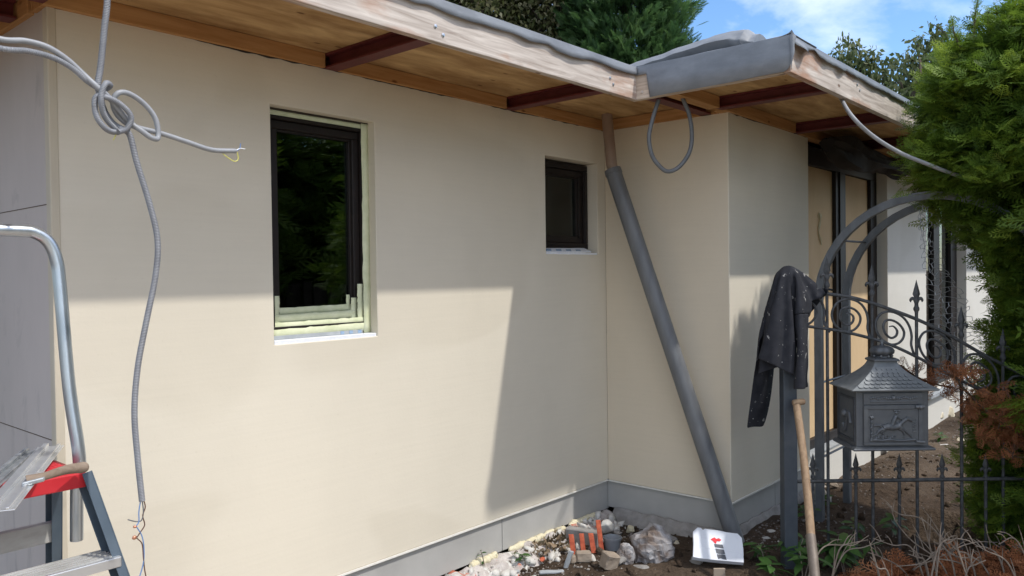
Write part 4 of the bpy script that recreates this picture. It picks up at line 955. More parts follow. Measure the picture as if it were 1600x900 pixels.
# ------------------------------------------------------------------ foliage generators
def spray(n=8, sub=True, spread=(34, 50), wd=1.0):
    """flat conifer spray, length 1 along +x, in the xy plane, gently drooping"""
    V = []; F = []
    def lob(p, ang, L, w):
        d = np.array([math.cos(ang), math.sin(ang)]); s = np.array([-d[1], d[0]]); k = len(V)
        for q in (p, p+d*L*.45+s*w, p+d*L, p+d*L*.45-s*w): V.append((q[0], q[1], -.16*(q[0]**2)-.25*q[1]**2+.02*math.sin(9*q[0])))
        F.append((k, k+1, k+2, k+3))
    lob(np.array([-.05, 0]), 0, 1.05, .022)
    for i in range(n):
        t = (i+.6)/n
        for s in (-1, 1):
            L = (.52*(1-t)**.8+.10)*random.uniform(.8, 1.15); a = s*R(random.uniform(*spread)); p = np.array([t*.94, 0.0]); lob(p, a, L, (.026 if sub else .034)*wd)
            if sub:
                d = np.array([math.cos(a), math.sin(a)])
                for f, b in ((.34, 1), (.58, -1)):
                    lob(p+d*L*f, a+b*R(34), L*.44, .020*wd)
    return np.array(V), np.array(F)
def leafpair():
    V = np.array([(0, 0, 0), (.35, .26, .05), (1, 0, -.08), (.35, -.26, .05)]); return V, np.array([(0, 1, 2, 3)])
def frames(dirs, nrm):
    x = dirs/np.linalg.norm(dirs, axis=1, keepdims=True); y = np.cross(nrm, x); y /= (np.linalg.norm(y, axis=1, keepdims=True)+1e-9); z = np.cross(x, y)
    return np.stack([x, y, z], 1)     # rows: local axes in world
def instance_np(tpls, pos, dirs, nrm, size, tint):
    Vs = []; Fs = []; Ts = []; off = 0; B = frames(dirs, nrm); pick = rng.integers(0, len(tpls), len(pos))
    for k, (tv, tf) in enumerate(tpls):
        ii = np.where(pick == k)[0]
        if not len(ii): continue
        W = np.einsum('vk,nkc->nvc', tv, B[ii]*size[ii, None, None])+pos[ii, None, :]
        Vs.append(W.reshape(-1, 3)); Fs.append((tf[None]+(np.arange(len(ii))*len(tv))[:, None, None]).reshape(-1, tf.shape[1])+off); off += W.shape[0]*W.shape[1]
        Ts.append(np.clip(np.repeat(tint[ii], len(tf))+rng.normal(0, .06, len(ii)*len(tf)), 0, 1))
    return np.concatenate(Vs), np.concatenate(Fs), np.concatenate(Ts)
SPRAYS = [spray(6) for _ in range(6)]; SPRAYS_LO = [spray(6, False) for _ in range(5)]; PLUMES = [spray(10, False, (15, 28), .55) for _ in range(6)]
def branch_mesh(segs, mat, parent, name):
    mb = MB()
    for P, r0, r1, n in segs:
        P = curve(P, 4); mb.tube(P, list(np.linspace(r0, r1, len(P))), n)
    return mb.build(name, mat, parent, smooth=True)
def conifer(name, label, c, prof, ncl, per, size, mat='thuja', tpls=None, cat='conifer', squash=None, group=None, trunk=.06, seed=1, stems=(), updroop=(.15, .35), fill=.25):
    """prof: [(z, r)...]; clumps of sprays over a lobed surface plus an inner filling; stems: extra leaders"""
    global rng
    rng = np.random.default_rng(seed); c = np.array(c, float); root = thing(name, label, cat, (c[0], c[1], 0), group)
    zs = np.array([p[0] for p in prof]); rs = np.array([p[1] for p in prof]); zz = np.linspace(zs[0], zs[-1], 200); w = np.interp(zz, zs, rs); w = w/w.sum()
    pos = []; dirs = []; nrm = []; sz = []; tn = []
    for q in range(ncl):
        z = rng.choice(zz, p=w)+rng.normal(0, .02); th = rng.uniform(0, 2*math.pi); r = np.interp(z, zs, rs)*(.95+.20*nz(math.cos(th)*1.5+seed, math.sin(th)*1.5, z, 1.6)+.06*rng.normal())
        if squash is not None: r *= squash(th, z)
        r = max(.03, r); od = np.array([math.cos(th), math.sin(th), 0]); pc = c*np.array([1, 1, 0])+od*r+np.array([0, 0, z]); ax = od*1.0+np.array([0, 0, rng.uniform(-.15, .5)]); ax /= np.linalg.norm(ax)
        ctint = np.clip(rng.normal(.5, .17), .05, .95); csz = rng.uniform(.8, 1.25)
        for k in range(per):
            d = ax+rng.normal(0, .48, 3); d[2] += updroop[0]; d /= np.linalg.norm(d); t = rng.uniform(-.9, .35)
            pos.append(pc+ax*t*size*1.3+rng.normal(0, size*.33, 3)); dirs.append(d)
            nv = np.array([0, 0, 1.0])*rng.uniform(.6, 1)+od*rng.uniform(.1, .9)+rng.normal(0, .25, 3); nrm.append(nv)
            sz.append(size*csz*rng.uniform(.65, 1.2)); tn.append(ctint+rng.normal(0, .10))
    nfill = [len(pos), 0]
    for q in range(int(ncl*per*fill)):
        z = rng.choice(zz, p=w); th = rng.uniform(0, 2*math.pi); r = np.interp(z, zs, rs)*rng.uniform(.25, .85)
        if squash is not None: r *= squash(th, z)
        od = np.array([math.cos(th), math.sin(th), 0]); pos.append(c*np.array([1, 1, 0])+od*r+np.array([0, 0, z])); dirs.append(od+rng.normal(0, .5, 3)); nrm.append(rng.normal(0, 1, 3)); sz.append(size*rng.uniform(1.1, 1.8)); tn.append(.25)
    nfill[1] = len(pos)
    segs = [([c*np.array([1, 1, 0])+np.array([0, 0, -.08]), c*np.array([1, 1, 0])+np.array([.02, .01, zs[-1]*.5]), c*np.array([1, 1, 0])+np.array([0, 0, zs[-1]*.94])], trunk, trunk*.15, 9)]
    for q in range(26):
        z = rng.uniform(max(.25, zs[0]), zs[-1]*.9); th = rng.uniform(0, 2*math.pi); r = np.interp(z, zs, rs)*.8*(1 if squash is None else squash(th, z)); od = np.array([math.cos(th), math.sin(th), 0]); b0 = c*np.array([1, 1, 0])+np.array([0, 0, max(.1, z-.25*r)])
        segs.append(([b0, b0+od*r*.5+np.array([0, 0, .16*r]), b0+od*r+np.array([0, 0, .22*r])], trunk*.28, .004, 5))
    for P in stems:
        P = [np.array(p, float) for p in P]; segs.append((P, .007, .002, 5)); C = curve(P, 10)
        for i, p in enumerate(C):
            if i < 4: continue
            for s in (-1, 1):
                a = rng.uniform(0, 2*math.pi); f = 1-i/len(C); pos.append(p); dirs.append(np.array([math.cos(a)*.7, math.sin(a)*.7, rng.uniform(.5, 1.1)])); nrm.append(rng.normal(0, 1, 3)); sz.append(size*rng.uniform(.35, .6)*(.5+.7*f)); tn.append(.6)
    branch_mesh(segs, 'bark', root, 'trunk')
    k0, k1 = nfill[0], nfill[1]; a_ = [np.array(q) for q in (pos, dirs, nrm, sz, tn)]; m_ = np.ones(len(pos), bool); m_[k0:k1] = False
    V, F, T = instance_np(tpls or SPRAYS, *[q[m_] for q in a_])
    if k1 > k0:
        V2, F2, T2 = instance_np(SPRAYS_LO, *[q[~m_] for q in a_]); F = np.concatenate([F, F2+len(V)]); V = np.concatenate([V, V2]); T = np.concatenate([T, T2])
    mesh_np('crown', V, F, mat, root, T)
    return root

# ------------------------------------------------------------------ the thuja beside the arch
DT = 4.36
tc_ = dep(1650, 450, DT)
k_ = DT/FPX; prof = []
for py, lx in ((-35, 1640), (-5, 1600), (20, 1555), (60, 1505), (110, 1468), (160, 1462), (230, 1450), (275, 1470), (310, 1505), (380, 1556), (450, 1584), (520, 1578), (600, 1566), (650, 1545), (720, 1540), (800, 1552), (840, 1575)):
    prof.append((EYE+(402-py)*k_, max(.04, (1650-lx)*k_)))
prof = sorted(prof)
camdir = -FH
def sq(th, z):
    d = math.cos(th)*camdir[0]+math.sin(th)*camdir[1]
    return 1-float(np.interp(z, [1.15, 1.35, 1.55], [.93, .5, .05]))*max(0, d)**.7
stems = [[dep(x0, y0, 4.3), dep((x0+x1)/2-3, (y0+y1)/2, 4.28), dep(x1, y1, 4.26)] for x0, y0, x1, y1 in ((1522, 60, 1531, -12), (1582, 50, 1580, -15), (1500, 75, 1488, 30), (1568, 60, 1556, 8), (1548, 55, 1545, 18), (1596, 40, 1606, -20))]
conifer('thuja_tree', 'tall dense green thuja beside the garden arch at the right', (tc_[0], tc_[1], 0), prof, 680, 25, .105, 'thuja', None, 'conifer', sq, None, .05, 11, stems, fill=.6)
# a second thuja just out of frame shades the gate
b2 = np.array([4.86, .22, 0])
conifer('thuja_tree', 'smaller green thuja nearer the camera right of the fence', b2, [(.05, .30), (.6, .42), (1.4, .44), (2.1, .36), (2.55, .18), (2.75, .04)], 50, 22, .17, 'thuja', None, 'conifer', None, None, .04, 12)

# ------------------------------------------------------------------ trees behind the house
t_c = dep(978, 60, 12.0)
conifer('cypress_tree', 'dark green cypress rising behind the roof beside the blue sky', (t_c[0], t_c[1], 0), [(2.0, 1.0), (4.4, .95), (5.2, .86), (5.8, .72), (6.4, .58), (7.2, .32), (8.0, .05)], 460, 34, .22, 'cypress', PLUMES, 'tree', None, None, .14, 21, updroop=(.75, .35), fill=.2)
def broadleaf(name, label, c, blobs, nleaf, size, mat, trunk_r, seed, tintmu=.45, tintsd=.22, cat='tree'):
    global rng
    rng = np.random.default_rng(seed); c = np.array(c, float); root = thing(name, label, cat, (c[0], c[1], 0)); pos = []; segs = []
    fork = c*np.array([1, 1, 0])+np.array([0, 0, min(b[0][2] for b in blobs)*.6])
    segs.append(([c*np.array([1, 1, 0])+np.array([0, 0, -.1]), (c*np.array([1, 1, 0])+fork)/2+np.array([.1, 0, 0]), fork], trunk_r, trunk_r*.7, 10))
    tot = sum(b[1]**2 for b in blobs)
    for (bc, br) in blobs:
        bc = np.array(bc, float); segs.append(([fork, (fork+bc)/2+rng.normal(0, .2, 3), bc], trunk_r*.45, .02, 7)); n = int(nleaf*br**2/tot); ncl = max(6, n//45)
        for q in range(ncl):
            d = rng.normal(0, 1, 3); d /= np.linalg.norm(d); e = bc+d*br*rng.uniform(.55, 1.0)**.6
            if q % 2 == 0: segs.append(([bc, (bc+e)/2+rng.normal(0, .08, 3), e], .02, .004, 4))
            pos.append(e+rng.normal(0, br*.13, (n//ncl, 3)))
    pos = np.concatenate(pos); n = len(pos)
    branch_mesh(segs, 'bark', root, 'trunk')
    dirs = rng.normal(0, 1, (n, 3)); dirs[:, 2] -= .5; nr = rng.normal(0, .6, (n, 3)); nr[:, 2] += .8
    V, F, T = instance_np([leafpair()], pos, dirs, nr, size*rng.uniform(.7, 1.3, n), np.clip(rng.normal(tintmu, tintsd, n), 0, 1))
    mesh_np('crown', V, F, mat, root, T); return root
hc = dep(760, 0, 12.5)
bl = [(dep(x, y, d), r) for x, y, d, r in ((690, -60, 12.5, 1.0), (760, -20, 12.3, .95), (830, -30, 12.6, 1.0), (880, -5, 12.2, .62), (850, 40, 12.4, .55), (900, -90, 12.6, .9), (790, 20, 12.6, .7), (620, -90, 12.8, 1.0), (560, -150, 12.6, 1.0), (750, -150, 12.8, 1.3), (720, 10, 12.6, .6))]
broadleaf('variegated_tree', 'leafy tree with pale edged leaves behind the roof', (hc[0], hc[1], 0), bl, 46000, .092, 'holly', .2, 31, .58, .28)
def shooty(name, label, c, shoots, mat, seed, size=.085):
    """open tree of upright leafy shoots"""
    global rng
    rng = np.random.default_rng(seed); c = np.array(c, float); root = thing(name, label, 'tree', (c[0], c[1], 0)); segs = []; pos = []; dirs = []; tops = []
    fork = np.array([c[0], c[1], 2.2]); segs.append(([(c[0], c[1], -.1), (c[0]+.05, c[1], 1.2), fork], .12, .08, 9))
    for (tip, foot) in shoots:
        tip, foot = np.array(tip), np.array(foot); segs.append(([fork, (fork+foot)/2+rng.normal(0, .1, 3), foot, (foot+tip)/2+rng.normal(0, .06, 3), tip], .035, .004, 5))
        for q in range(260):
            t = rng.uniform(-.5, 1.02); p = foot+(tip-foot)*t+rng.normal(0, .05+.09*max(0, 1-t)**1.2*(t > 0), 3); pos.append(p); d = rng.normal(0, .6, 3); d[2] -= .9; dirs.append(d)
    branch_mesh(segs, 'bark', root, 'trunk'); n = len(pos); pos = np.array(pos)
    V, F, T = instance_np([leafpair()], pos, np.array(dirs), rng.normal(0, 1, (n, 3)), size*rng.uniform(.8, 1.5, n), np.clip(rng.normal(.5, .2, n), 0, 1))
    mesh_np('crown', V, F, mat, root, T)
D1 = 9.5
def sh(L, d): return [(dep(a, b, d+rng.normal(0, .15)), dep(c_, e, d+rng.normal(0, .15))) for a, b, c_, e in L]
shooty('sapling_tree', 'open leafy tree just above the wing roof edge', dep(1350, 250, D1), sh([(1318, 60, 1322, 115), (1333, 66, 1330, 120), (1365, 88, 1345, 130), (1350, 88, 1345, 120), (1393, 92, 1385, 150), (1366, 115, 1368, 160), (1310, 90, 1315, 130), (1380, 118, 1378, 165), (1340, 110, 1350, 150)], D1), 'birch', 41, .062)
shooty('sapling_tree', 'taller open leafy tree with upright shoots beside the green thuja', dep(1440, 250, D1-.6), sh([(1459, 38, 1468, 110), (1472, 52, 1470, 120), (1434, 60, 1438, 120), (1417, 85, 1425, 140), (1448, 70, 1452, 140), (1412, 115, 1420, 170), (1438, 110, 1440, 180), (1465, 80, 1462, 150), (1425, 130, 1430, 190), (1400, 130, 1412, 180), (1450, 120, 1455, 190), (1480, 70, 1480, 140)], D1-.6), 'birch', 43, .062)

# ------------------------------------------------------------------ garden behind the camera (seen in the window panes)
for i, (x, y, h, r_) in enumerate(((5.2, -4.6, 4.6, 1.1), (7.0, -5.6, 5.2, 1.3), (9.0, -5.0, 4.8, 1.2), (11.2, -6.2, 5.6, 1.4), (3.4, -5.4, 4.4, 1.0))):
    conifer('hedge_tree', ['dark conifer reflected at the left of the window', 'tall dark conifer reflected in the middle of the window', 'dark conifer reflected at the right of the window', 'far dark conifer reflected in the small window', 'dark conifer standing behind the photographer'][i], (x, y, 0), [(1.0, r_*.8), (1.8, r_), (h*.6, r_*.8), (h*.85, r_*.4), (h, .05)], 110, 18, .56, 'thuja', SPRAYS_LO, 'conifer', None, 'garden conifers behind the camera', .12, 60+i)
fn = thing('garden_fence', 'dark wooden plank fence reflected low in the window', 'fence', (7.0, -3.6, 0))
plank = me_from(MB().box((-.07, -.011, 0), (.07, .011, 1.55)), 'fence_wood')
for k in range(60): share(plank, 'plank', fn, (2.6+.15*k, -3.6+.05*math.sin(k*2.1), -.02+.03*math.sin(k*1.7)))
MB().box((2.5, -3.64, .4), (11.6, -3.70, .48)).build('rail', 'fence_wood', fn); MB().box((2.5, -3.64, 1.2), (11.6, -3.70, 1.28)).build('rail', 'fence_wood', fn)

# ------------------------------------------------------------------ chicken wire draped from the arch
V = []; segN = MB()
def net_pt(u, v):          # u 0..1 across, v 0..1 down
    px = np.interp(v, [0, .12, .3, .5, .7, .85, 1], [1432, 1436, 1440, 1452, 1462, 1470, 1480])+u*np.interp(v, [0, .15, .3, .5, .7, 1], [26, 20, 34, 66, 78, 60])
    py = 322+v*300
    d = 4.42+.10*nz(u*2.2, v*5, 0, 1.0)+.05*nz(u*6, v*11, 3, 1)-.05*v
    return dep(px+10*nz(u*3, v*7, 5, 1)+5*nz(u*8, v*17, 6, 1), py+8*nz(u*4, v*9, 8, 1), d)
cols, rows = 8, 40; edges = set(); node = lambda i, j: (i, j)
for j in range(rows):
    for i in range(cols):
        if (i+j) % 2 == 0:
            edges.add(((i, j), (i, j+1)))
            edges.add(((i, j+1), (i+1, j+2-1+1 if False else j+1))) if False else None
def hexv(i, j):
    off = .28 if (i+j) % 2 else -.28
    return net_pt((i)/cols, (j+off*.0+ (.33 if (i+j) % 2 == 0 else 0))/rows)
for j in range(rows):
    for i in range(cols):
        if i+1 < cols: segN.tube([hexv(i, j), hexv(i+1, j)], .0015, 3, cap=False)
        if (i+j) % 2 == 0 and j+1 < rows: segN.tube([hexv(i, j), hexv(i, j+1)], .0018, 3, cap=False)
tag(segN.build('wire_netting', 'wire_net', None), 'crumpled grey chicken wire hanging from the arch over the fence', 'wire netting')
# ------------------------------------------------------------------ dead brown branches
def dead_branch(name, label, pts, n, size, D, spread, seed, sag=0.0):
    global rng
    rng = np.random.default_rng(seed); root = thing(name, label, 'dead branch', tuple(dep(*pts[0], D)*np.array([1, 1, 0])+np.array([0, 0, max(0, min(dep(*p, D)[2] for p in pts)-.05)])))
    C = curve([dep(px, py, D+.03*math.sin(i*1.7)) for i, (px, py) in enumerate(pts)], 10); segs = [(C[::5]+[C[-1]], .008, .003, 6)]; pos = []; dirs = []
    for q in range(n):
        i = rng.integers(0, len(C)); p = C[i]+rng.normal(0, spread, 3)*np.array([1, 1, .8]); pos.append(p); d = p-C[i]+rng.normal(0, .05, 3); d[2] += .01; dirs.append(d)
        if q % 6 == 0: segs.append(([C[i], (C[i]+p)/2+rng.normal(0, .01, 3), p], .003, .0015, 4))
    branch_mesh(segs, 'dark_twig', root, 'stem')
    V, F, T = instance_np(SPRAYS, np.array(pos), np.array(dirs), rng.normal(0, 1, (n, 3)), size*rng.uniform(.6, 1.2, n), np.clip(rng.normal(.45, .2, n), 0, 1))
    mesh_np('needles', V, F, 'dead', root, T); return root
dead_branch('dead_branch', 'rust brown dead conifer branch hanging over the fence below the thuja', [(1486, 585), (1510, 612), (1540, 640), (1570, 662), (1600, 685), (1640, 700)], 190, .10, 4.17, .05, 71)
dead_branch('dead_branch', 'small brown dead sprig sticking up behind the letter box roof', [(1408, 572), (1430, 588), (1460, 600), (1490, 606)], 46, .085, 4.36, .03, 72)
dead_branch('dead_branch', 'drooping rust brown spray at the right edge under the branch', [(1598, 640), (1588, 680), (1582, 715)], 50, .10, 4.12, .035, 73)
# cuttings pile in the foreground
rng = np.random.default_rng(75); pos = []; dirs = []; pn = 2900
for q in range(pn):
    px = rng.uniform(1325, 1690); d = rng.uniform(2.9, 4.08); x_, y_ = (FH*d+RH*(px-800)/FPX*d)[:2]
    hh = .05+.11*max(0, nz(x_*3, y_*3, 1, 1)+.3)*min(1, (px-1315)/60)*min(1, (4.15-d)/.25)
    pos.append((x_, y_, gz(x_, y_)+rng.uniform(0, 1)**.7*hh)); v = rng.normal(0, 1, 3); v[2] = abs(v[2])*.35-.05; dirs.append(v)
nr = rng.normal(0, .7, (pn, 3)); nr[:, 2] += 1
tn = np.array([np.clip(.42+.5*nz(p[0]*3.5, p[1]*3.5, 4, 1)+rng.normal(0, .15), 0, 1) for p in pos])
V, F, T = instance_np(SPRAYS, np.array(pos), np.array(dirs), nr, .12*rng.uniform(.5, 1.3, pn), tn)
tag(mesh_np('cuttings_pile', V, F, 'dead', None, T), 'heap of rust brown dead conifer cuttings in front of the fence', 'cuttings', kind='stuff')
TW = [[(1384, 786), (1405, 803), (1450, 818), (1520, 835)], [(1392, 792), (1400, 815), (1425, 845), (1470, 880), (1490, 900)], [(1440, 808), (1452, 850), (1475, 885)], [(1508, 842), (1540, 860), (1575, 880), (1600, 890)], [(1522, 860), (1560, 878), (1600, 905)], [(1356, 863), (1380, 872), (1410, 890), (1440, 915)], [(1360, 870), (1372, 890), (1380, 915)], [(1490, 840), (1500, 870), (1530, 895)], [(1540, 820), (1548, 845), (1580, 866), (1610, 870)], [(1420, 860), (1460, 872), (1500, 880), (1560, 884)], [(1400, 885), (1440, 880), (1480, 860), (1500, 846)], [(1560, 850), (1590, 846), (1630, 850)]]
_r = random.Random(5)
for k in range(16):
    x_, y_ = _r.uniform(1345, 1590), _r.uniform(845, 895); w_ = _r.uniform(40, 110)*_r.choice((-1, 1)); TW.append([(x_, y_-_r.uniform(8, 30)), (x_+w_*.35, y_-_r.uniform(0, 12)), (x_+w_*.7, y_+6), (x_+w_, y_+_r.uniform(8, 20))])
for i, L in enumerate(TW):
    D = 4.03-.13*((i*5) % 4); P = []
    for px, py in L: q = dep(px, py, D); q = q if q[2] > .03 else G(px, py, .045); P.append(q)
    P[-1][2] = gz(P[-1][0], P[-1][1])-.01; tw = thing('twig', 'bare pale twig lying in the heap of brown cuttings', 'twig', tuple(P[-1]), 'bare twigs in the cuttings'); C = curve(P, 7)
    MB().tube(C, list(np.linspace(.0018, .0046, len(C))), 6).build('stem', 'twig', tw, smooth=True)
    for s in range(3):
        k = random.randint(3, len(C)-4); e = C[k]+(C[k-3]-C[k])*1.2+np.array([random.uniform(-.03, .03), random.uniform(-.03, .03), random.uniform(.02, .07)])
        MB().tube(curve([C[k], (C[k]+e)/2+np.array([0, 0, .01]), e], 4), [.0026]*4+[.002]*3+[.0012]*2, 5).build('side_shoot', 'twig', tw, smooth=True)

# ------------------------------------------------------------------ weeds
lf = MB(); lf.add([(0, 0, 0), (.25, .16, .03), (.25, 0, 0), (.25, -.16, .03), (.6, .17, .015), (.6, 0, -.03), (.6, -.17, .015), (1, 0, -.14)], [(0, 2, 1), (0, 3, 2), (1, 2, 5, 4), (2, 3, 6, 5), (4, 5, 7), (5, 6, 7)])
def leaf_me(t):
    me = me_from(lf, 'weed', True, 'leaf'); a = me.attributes.new('tint', 'FLOAT', 'FACE'); a.data.foreach_set('value', [t]*len(me.polygons)); return me
LEAVES = [leaf_me(t) for t in (.1, .35, .6, .9)]
def weed(label, px, py, h, nl, ls, seed, lean=0.0):
    r_ = random.Random(seed); g = G(px, py, 0); g[2] = gz(g[0], g[1]); w = thing('weed', label, 'weed', tuple(g)); ns = max(1, nl//5)
    for s in range(ns):
        a = r_.uniform(0, 6.28); tip = g+np.array([math.cos(a)*h*.35, math.sin(a)*h*.35, h*r_.uniform(.7, 1.0)])+RH*lean; C = curve([g-np.array([0, 0, .02]), (g+tip)/2+np.array([0, 0, h*.1]), tip], 5)
        st = MB().tube(C, list(np.linspace(.004, .002, len(C))), 5).build('stem', 'twig', w, smooth=True)
        for k in range(nl//ns+1):
            p = C[min(len(C)-1, 3+k*(len(C)-3)//(nl//ns+1)+1)]; az = a+k*2.4+r_.uniform(-.4, .4)
            share(r_.choice(LEAVES), 'leaf', w, p, (r_.uniform(-.4, .4), r_.uniform(-.35, .3), az), ls*r_.uniform(.7, 1.2))
weed('broad leaved weed at the foot of the gate post', 1242, 893, .16, 12, .13, 1); weed('leafy weed right of the spade shaft', 1300, 897, .18, 14, .14, 2); weed('small weed left of the gate post by the wall', 1198, 893, .14, 8, .12, 3)
weed('low weed at the bottom edge left of the post', 1215, 915, .12, 8, .12, 4); weed('leafy weed behind the fence near the spade', 1330, 858, .14, 9, .11, 5); weed('weed under the fence pickets by the cuttings', 1345, 888, .12, 8, .10, 6)
weed('bright green weed growing by the rubble along the plinth', 824, 886, .10, 9, .06, 7); weed('thin weed at the left end of the rubble', 760, 900, .13, 5, .035, 8); weed('low weed growing at the foot of the arch', 1288, 812, .12, 9, .08, 9); weed('weed at the edge of the dug hole', 1420, 822, .10, 8, .07, 10)
weed('grassy weed on the path behind the letter box', 1470, 690, .08, 9, .09, 12)
weed('bushy weed between the spade and the cuttings', 1322, 905, .17, 14, .12, 13); weed('weed in front of the gate post at the bottom edge', 1255, 912, .15, 12, .12, 14); weed('low weed beside the white printed box', 1182, 884, .09, 8, .07, 15)
weed('sprawling weed left of the arch leg behind the post', 1262, 830, .12, 10, .09, 16); weed('weed on the rim of the hole by the pickets', 1395, 848, .13, 10, .09, 17); weed('weed under the thuja behind the right pickets', 1535, 800, .12, 9, .10, 18)
rng = np.random.default_rng(80); nd = 420; pos = []; 
for q in range(nd):
    px = rng.normal(858, 24); py = np.interp(px, [720, 945], [893, 822])+rng.uniform(-4, 22); g = G(px, py, 0); pos.append((g[0], g[1], rng.uniform(0, .05)))
dirs = rng.normal(0, 1, (nd, 3)); dirs[:, 2] = np.abs(dirs[:, 2])*.9
V, F, T = instance_np([leafpair()], np.array(pos), dirs, rng.normal(0, 1, (nd, 3)), .045*rng.uniform(.5, 1.4, nd), rng.uniform(0, 1, nd))
V[:, 2] = np.maximum(V[:, 2], .004)
tag(mesh_np('dry_weeds', V, F, 'weed_dry', None, T), 'tangle of dry weeds and leaf litter along the rubble', 'dry weeds', kind='stuff')

# ------------------------------------------------------------------ rubble
def rock_mesh(seed, mat, flat=1.0, boxy=.5):
    r_ = random.Random(seed*17+3); bm = bmesh.new()
    for k in range(22):
        v = Vector((r_.gauss(0, 1), r_.gauss(0, 1), r_.gauss(0, 1))).normalized(); m_ = max(abs(v.x), abs(v.y), abs(v.z)); v = v.lerp(v/m_, boxy)*r_.uniform(.72, 1.0); bm.verts.new((v.x, v.y, v.z*flat))
    g_ = bmesh.ops.convex_hull(bm, input=bm.verts[:]); bmesh.ops.delete(bm, geom=list({e for e in g_['geom_interior']+g_['geom_unused'] if isinstance(e, bmesh.types.BMVert)}), context='VERTS')
    bmesh.ops.bevel(bm, geom=bm.edges[:], offset=.035, segments=1, affect='EDGES')
    zmin = min(v.co.z for v in bm.verts)
    for v in bm.verts: v.co.z -= zmin
    me = bpy.data.meshes.new('rock'); bm.to_mesh(me); bm.free(); me.materials.append(MATS[mat]); return me
def rock(name, label, cat, px, py, wpx, mat, seed, flat=.7, boxy=.5, group=None, up=0.0, aspect=1.0, z=0.0):
    g = G(px, py, z); d = g@FW; s = wpx/FPX*d/2/.95; g[2] = gz(g[0], g[1])-.012*s/.05+up
    o = share(rock_mesh(seed, mat, flat, boxy), name, None, g, (random.uniform(-.12, .12), random.uniform(-.12, .12), random.uniform(0, 6.28)), (s, s*aspect, s)); tag(o, label, cat, group); return o
def brickm(name, label, px, py, size, yaw, tilt, mat, up=0.0, cat='brick'):
    g = G(px, py, 0); g[2] = gz(g[0], g[1])+up; mb = MB(); l, w, h = size; mb.box((-l/2, -w/2, 0), (l/2, w/2, h)); me = me_from(mb, mat)
    bm = bmesh.new(); bm.from_mesh(me); bmesh.ops.bevel(bm, geom=bm.edges[:], offset=.006, segments=1, affect='EDGES'); bmesh.ops.subdivide_edges(bm, edges=bm.edges[:], cuts=2, use_grid_fill=True)
    for v in bm.verts: v.co += Vector((nz(*(v.co*30+Vector((px, 0, 0)))), nz(*(v.co*30+Vector((0, px, 0)))), nz(*(v.co*30+Vector((0, 0, px))))))*.0045
    bm.to_mesh(me); bm.free(); o = share(me, name, None, g, (tilt[0], tilt[1], YAW-R(90)+yaw)); return tag(o, label, cat)
brickm('broken_brick', 'tan broken brick standing on edge in front of the grey pot', 949, 890, (.085, .07, .085), .5, (.15, .25), 'brick_tan', .0)
brickm('broken_brick', 'tan brick stub below the orange strips', 911, 880, (.085, .055, .055), .1, (0, .05), 'brick_tan')
brickm('broken_brick', 'small dark brick piece beside the pale slate strip', 893, 882, (.05, .05, .045), .9, (0, .1), 'brick_tan')
brickm('slate_strip', 'pale grey slate strip leaning upright by the dry weeds', 883, 890, (.028, .012, .105), .2, (.1, .35), 'slate', 0, 'slate')
brickm('slate_strip', 'pale grey slate strip lying flat below the weeds', 862, 894, (.135, .03, .018), .05, (0, -.03), 'slate', 0, 'slate')
brickm('slate_strip', 'short pale slate strip at the left of the weeds', 800, 893, (.09, .03, .015), -.45, (0, -.1), 'slate', 0, 'slate')
brickm('grey_block', 'grey concrete block on edge behind the orange strips', 912, 856, (.21, .06, .115), -.50, (0, 0), 'brick_grey', -.01, 'block')
LB = ['leftmost orange plastic strip propped against the grey block', 'second orange plastic strip from the left', 'third orange plastic strip from the left', 'rightmost and tallest orange plastic strip beside the grey pot']
for k, (x0, y0, x1, y1, w) in enumerate(((891, 834, 896, 864, 8), (907, 833, 911, 862, 7.5), (922, 833, 928, 861, 8), (934, 812, 941, 861, 7.5))):
    b_ = G((x0+x1)/2+3, y1+5, .0); b_[2] = gz(b_[0], b_[1])+.002; d = b_@FW; h = (y1-y0)/FPX*d*1.05; ww = w/FPX*d
    tl = RH*(x0-x1)/FPX*d*.7+FH*.02
    mb = MB(); mb.obox(b_+np.array([0, 0, h/2])+tl/2, tl/2+np.array([0, 0, h/2]), RH*ww/2, FH*.004); tag(mb.build('orange_strip', 'orange_strip', None, bevel=.0015), LB[k], 'plastic strip', 'orange strips by the plinth')
# grey pot
pg = G(957, 858, .0); pg[2] = gz(pg[0], pg[1]); pot = thing('flower_pot', 'small grey plastic pot lying among the rubble at the inner corner', 'pot', tuple(pg))
mb = MB(); n = 28; prof_ = [(.030, .004), (.043, .0), (.050, .055), (.054, .056), (.056, .070), (.052, .071), (.050, .062), (.040, .010)]; V = []
for r_, z_ in prof_:
    for k in range(n): a = 2*math.pi*k/n; V.append(pg+np.array([r_*math.cos(a), r_*math.sin(a), z_]))
mb.add(V, [(i*n+k, i*n+(k+1) % n, (i+1)*n+(k+1) % n, (i+1)*n+k) for i in range(len(prof_)-1) for k in range(n)]+[tuple(7*n+k for k in range(n)), tuple(range(n-1, -1, -1))]); mb.build('wall', 'grey_pot', pot, smooth=True)
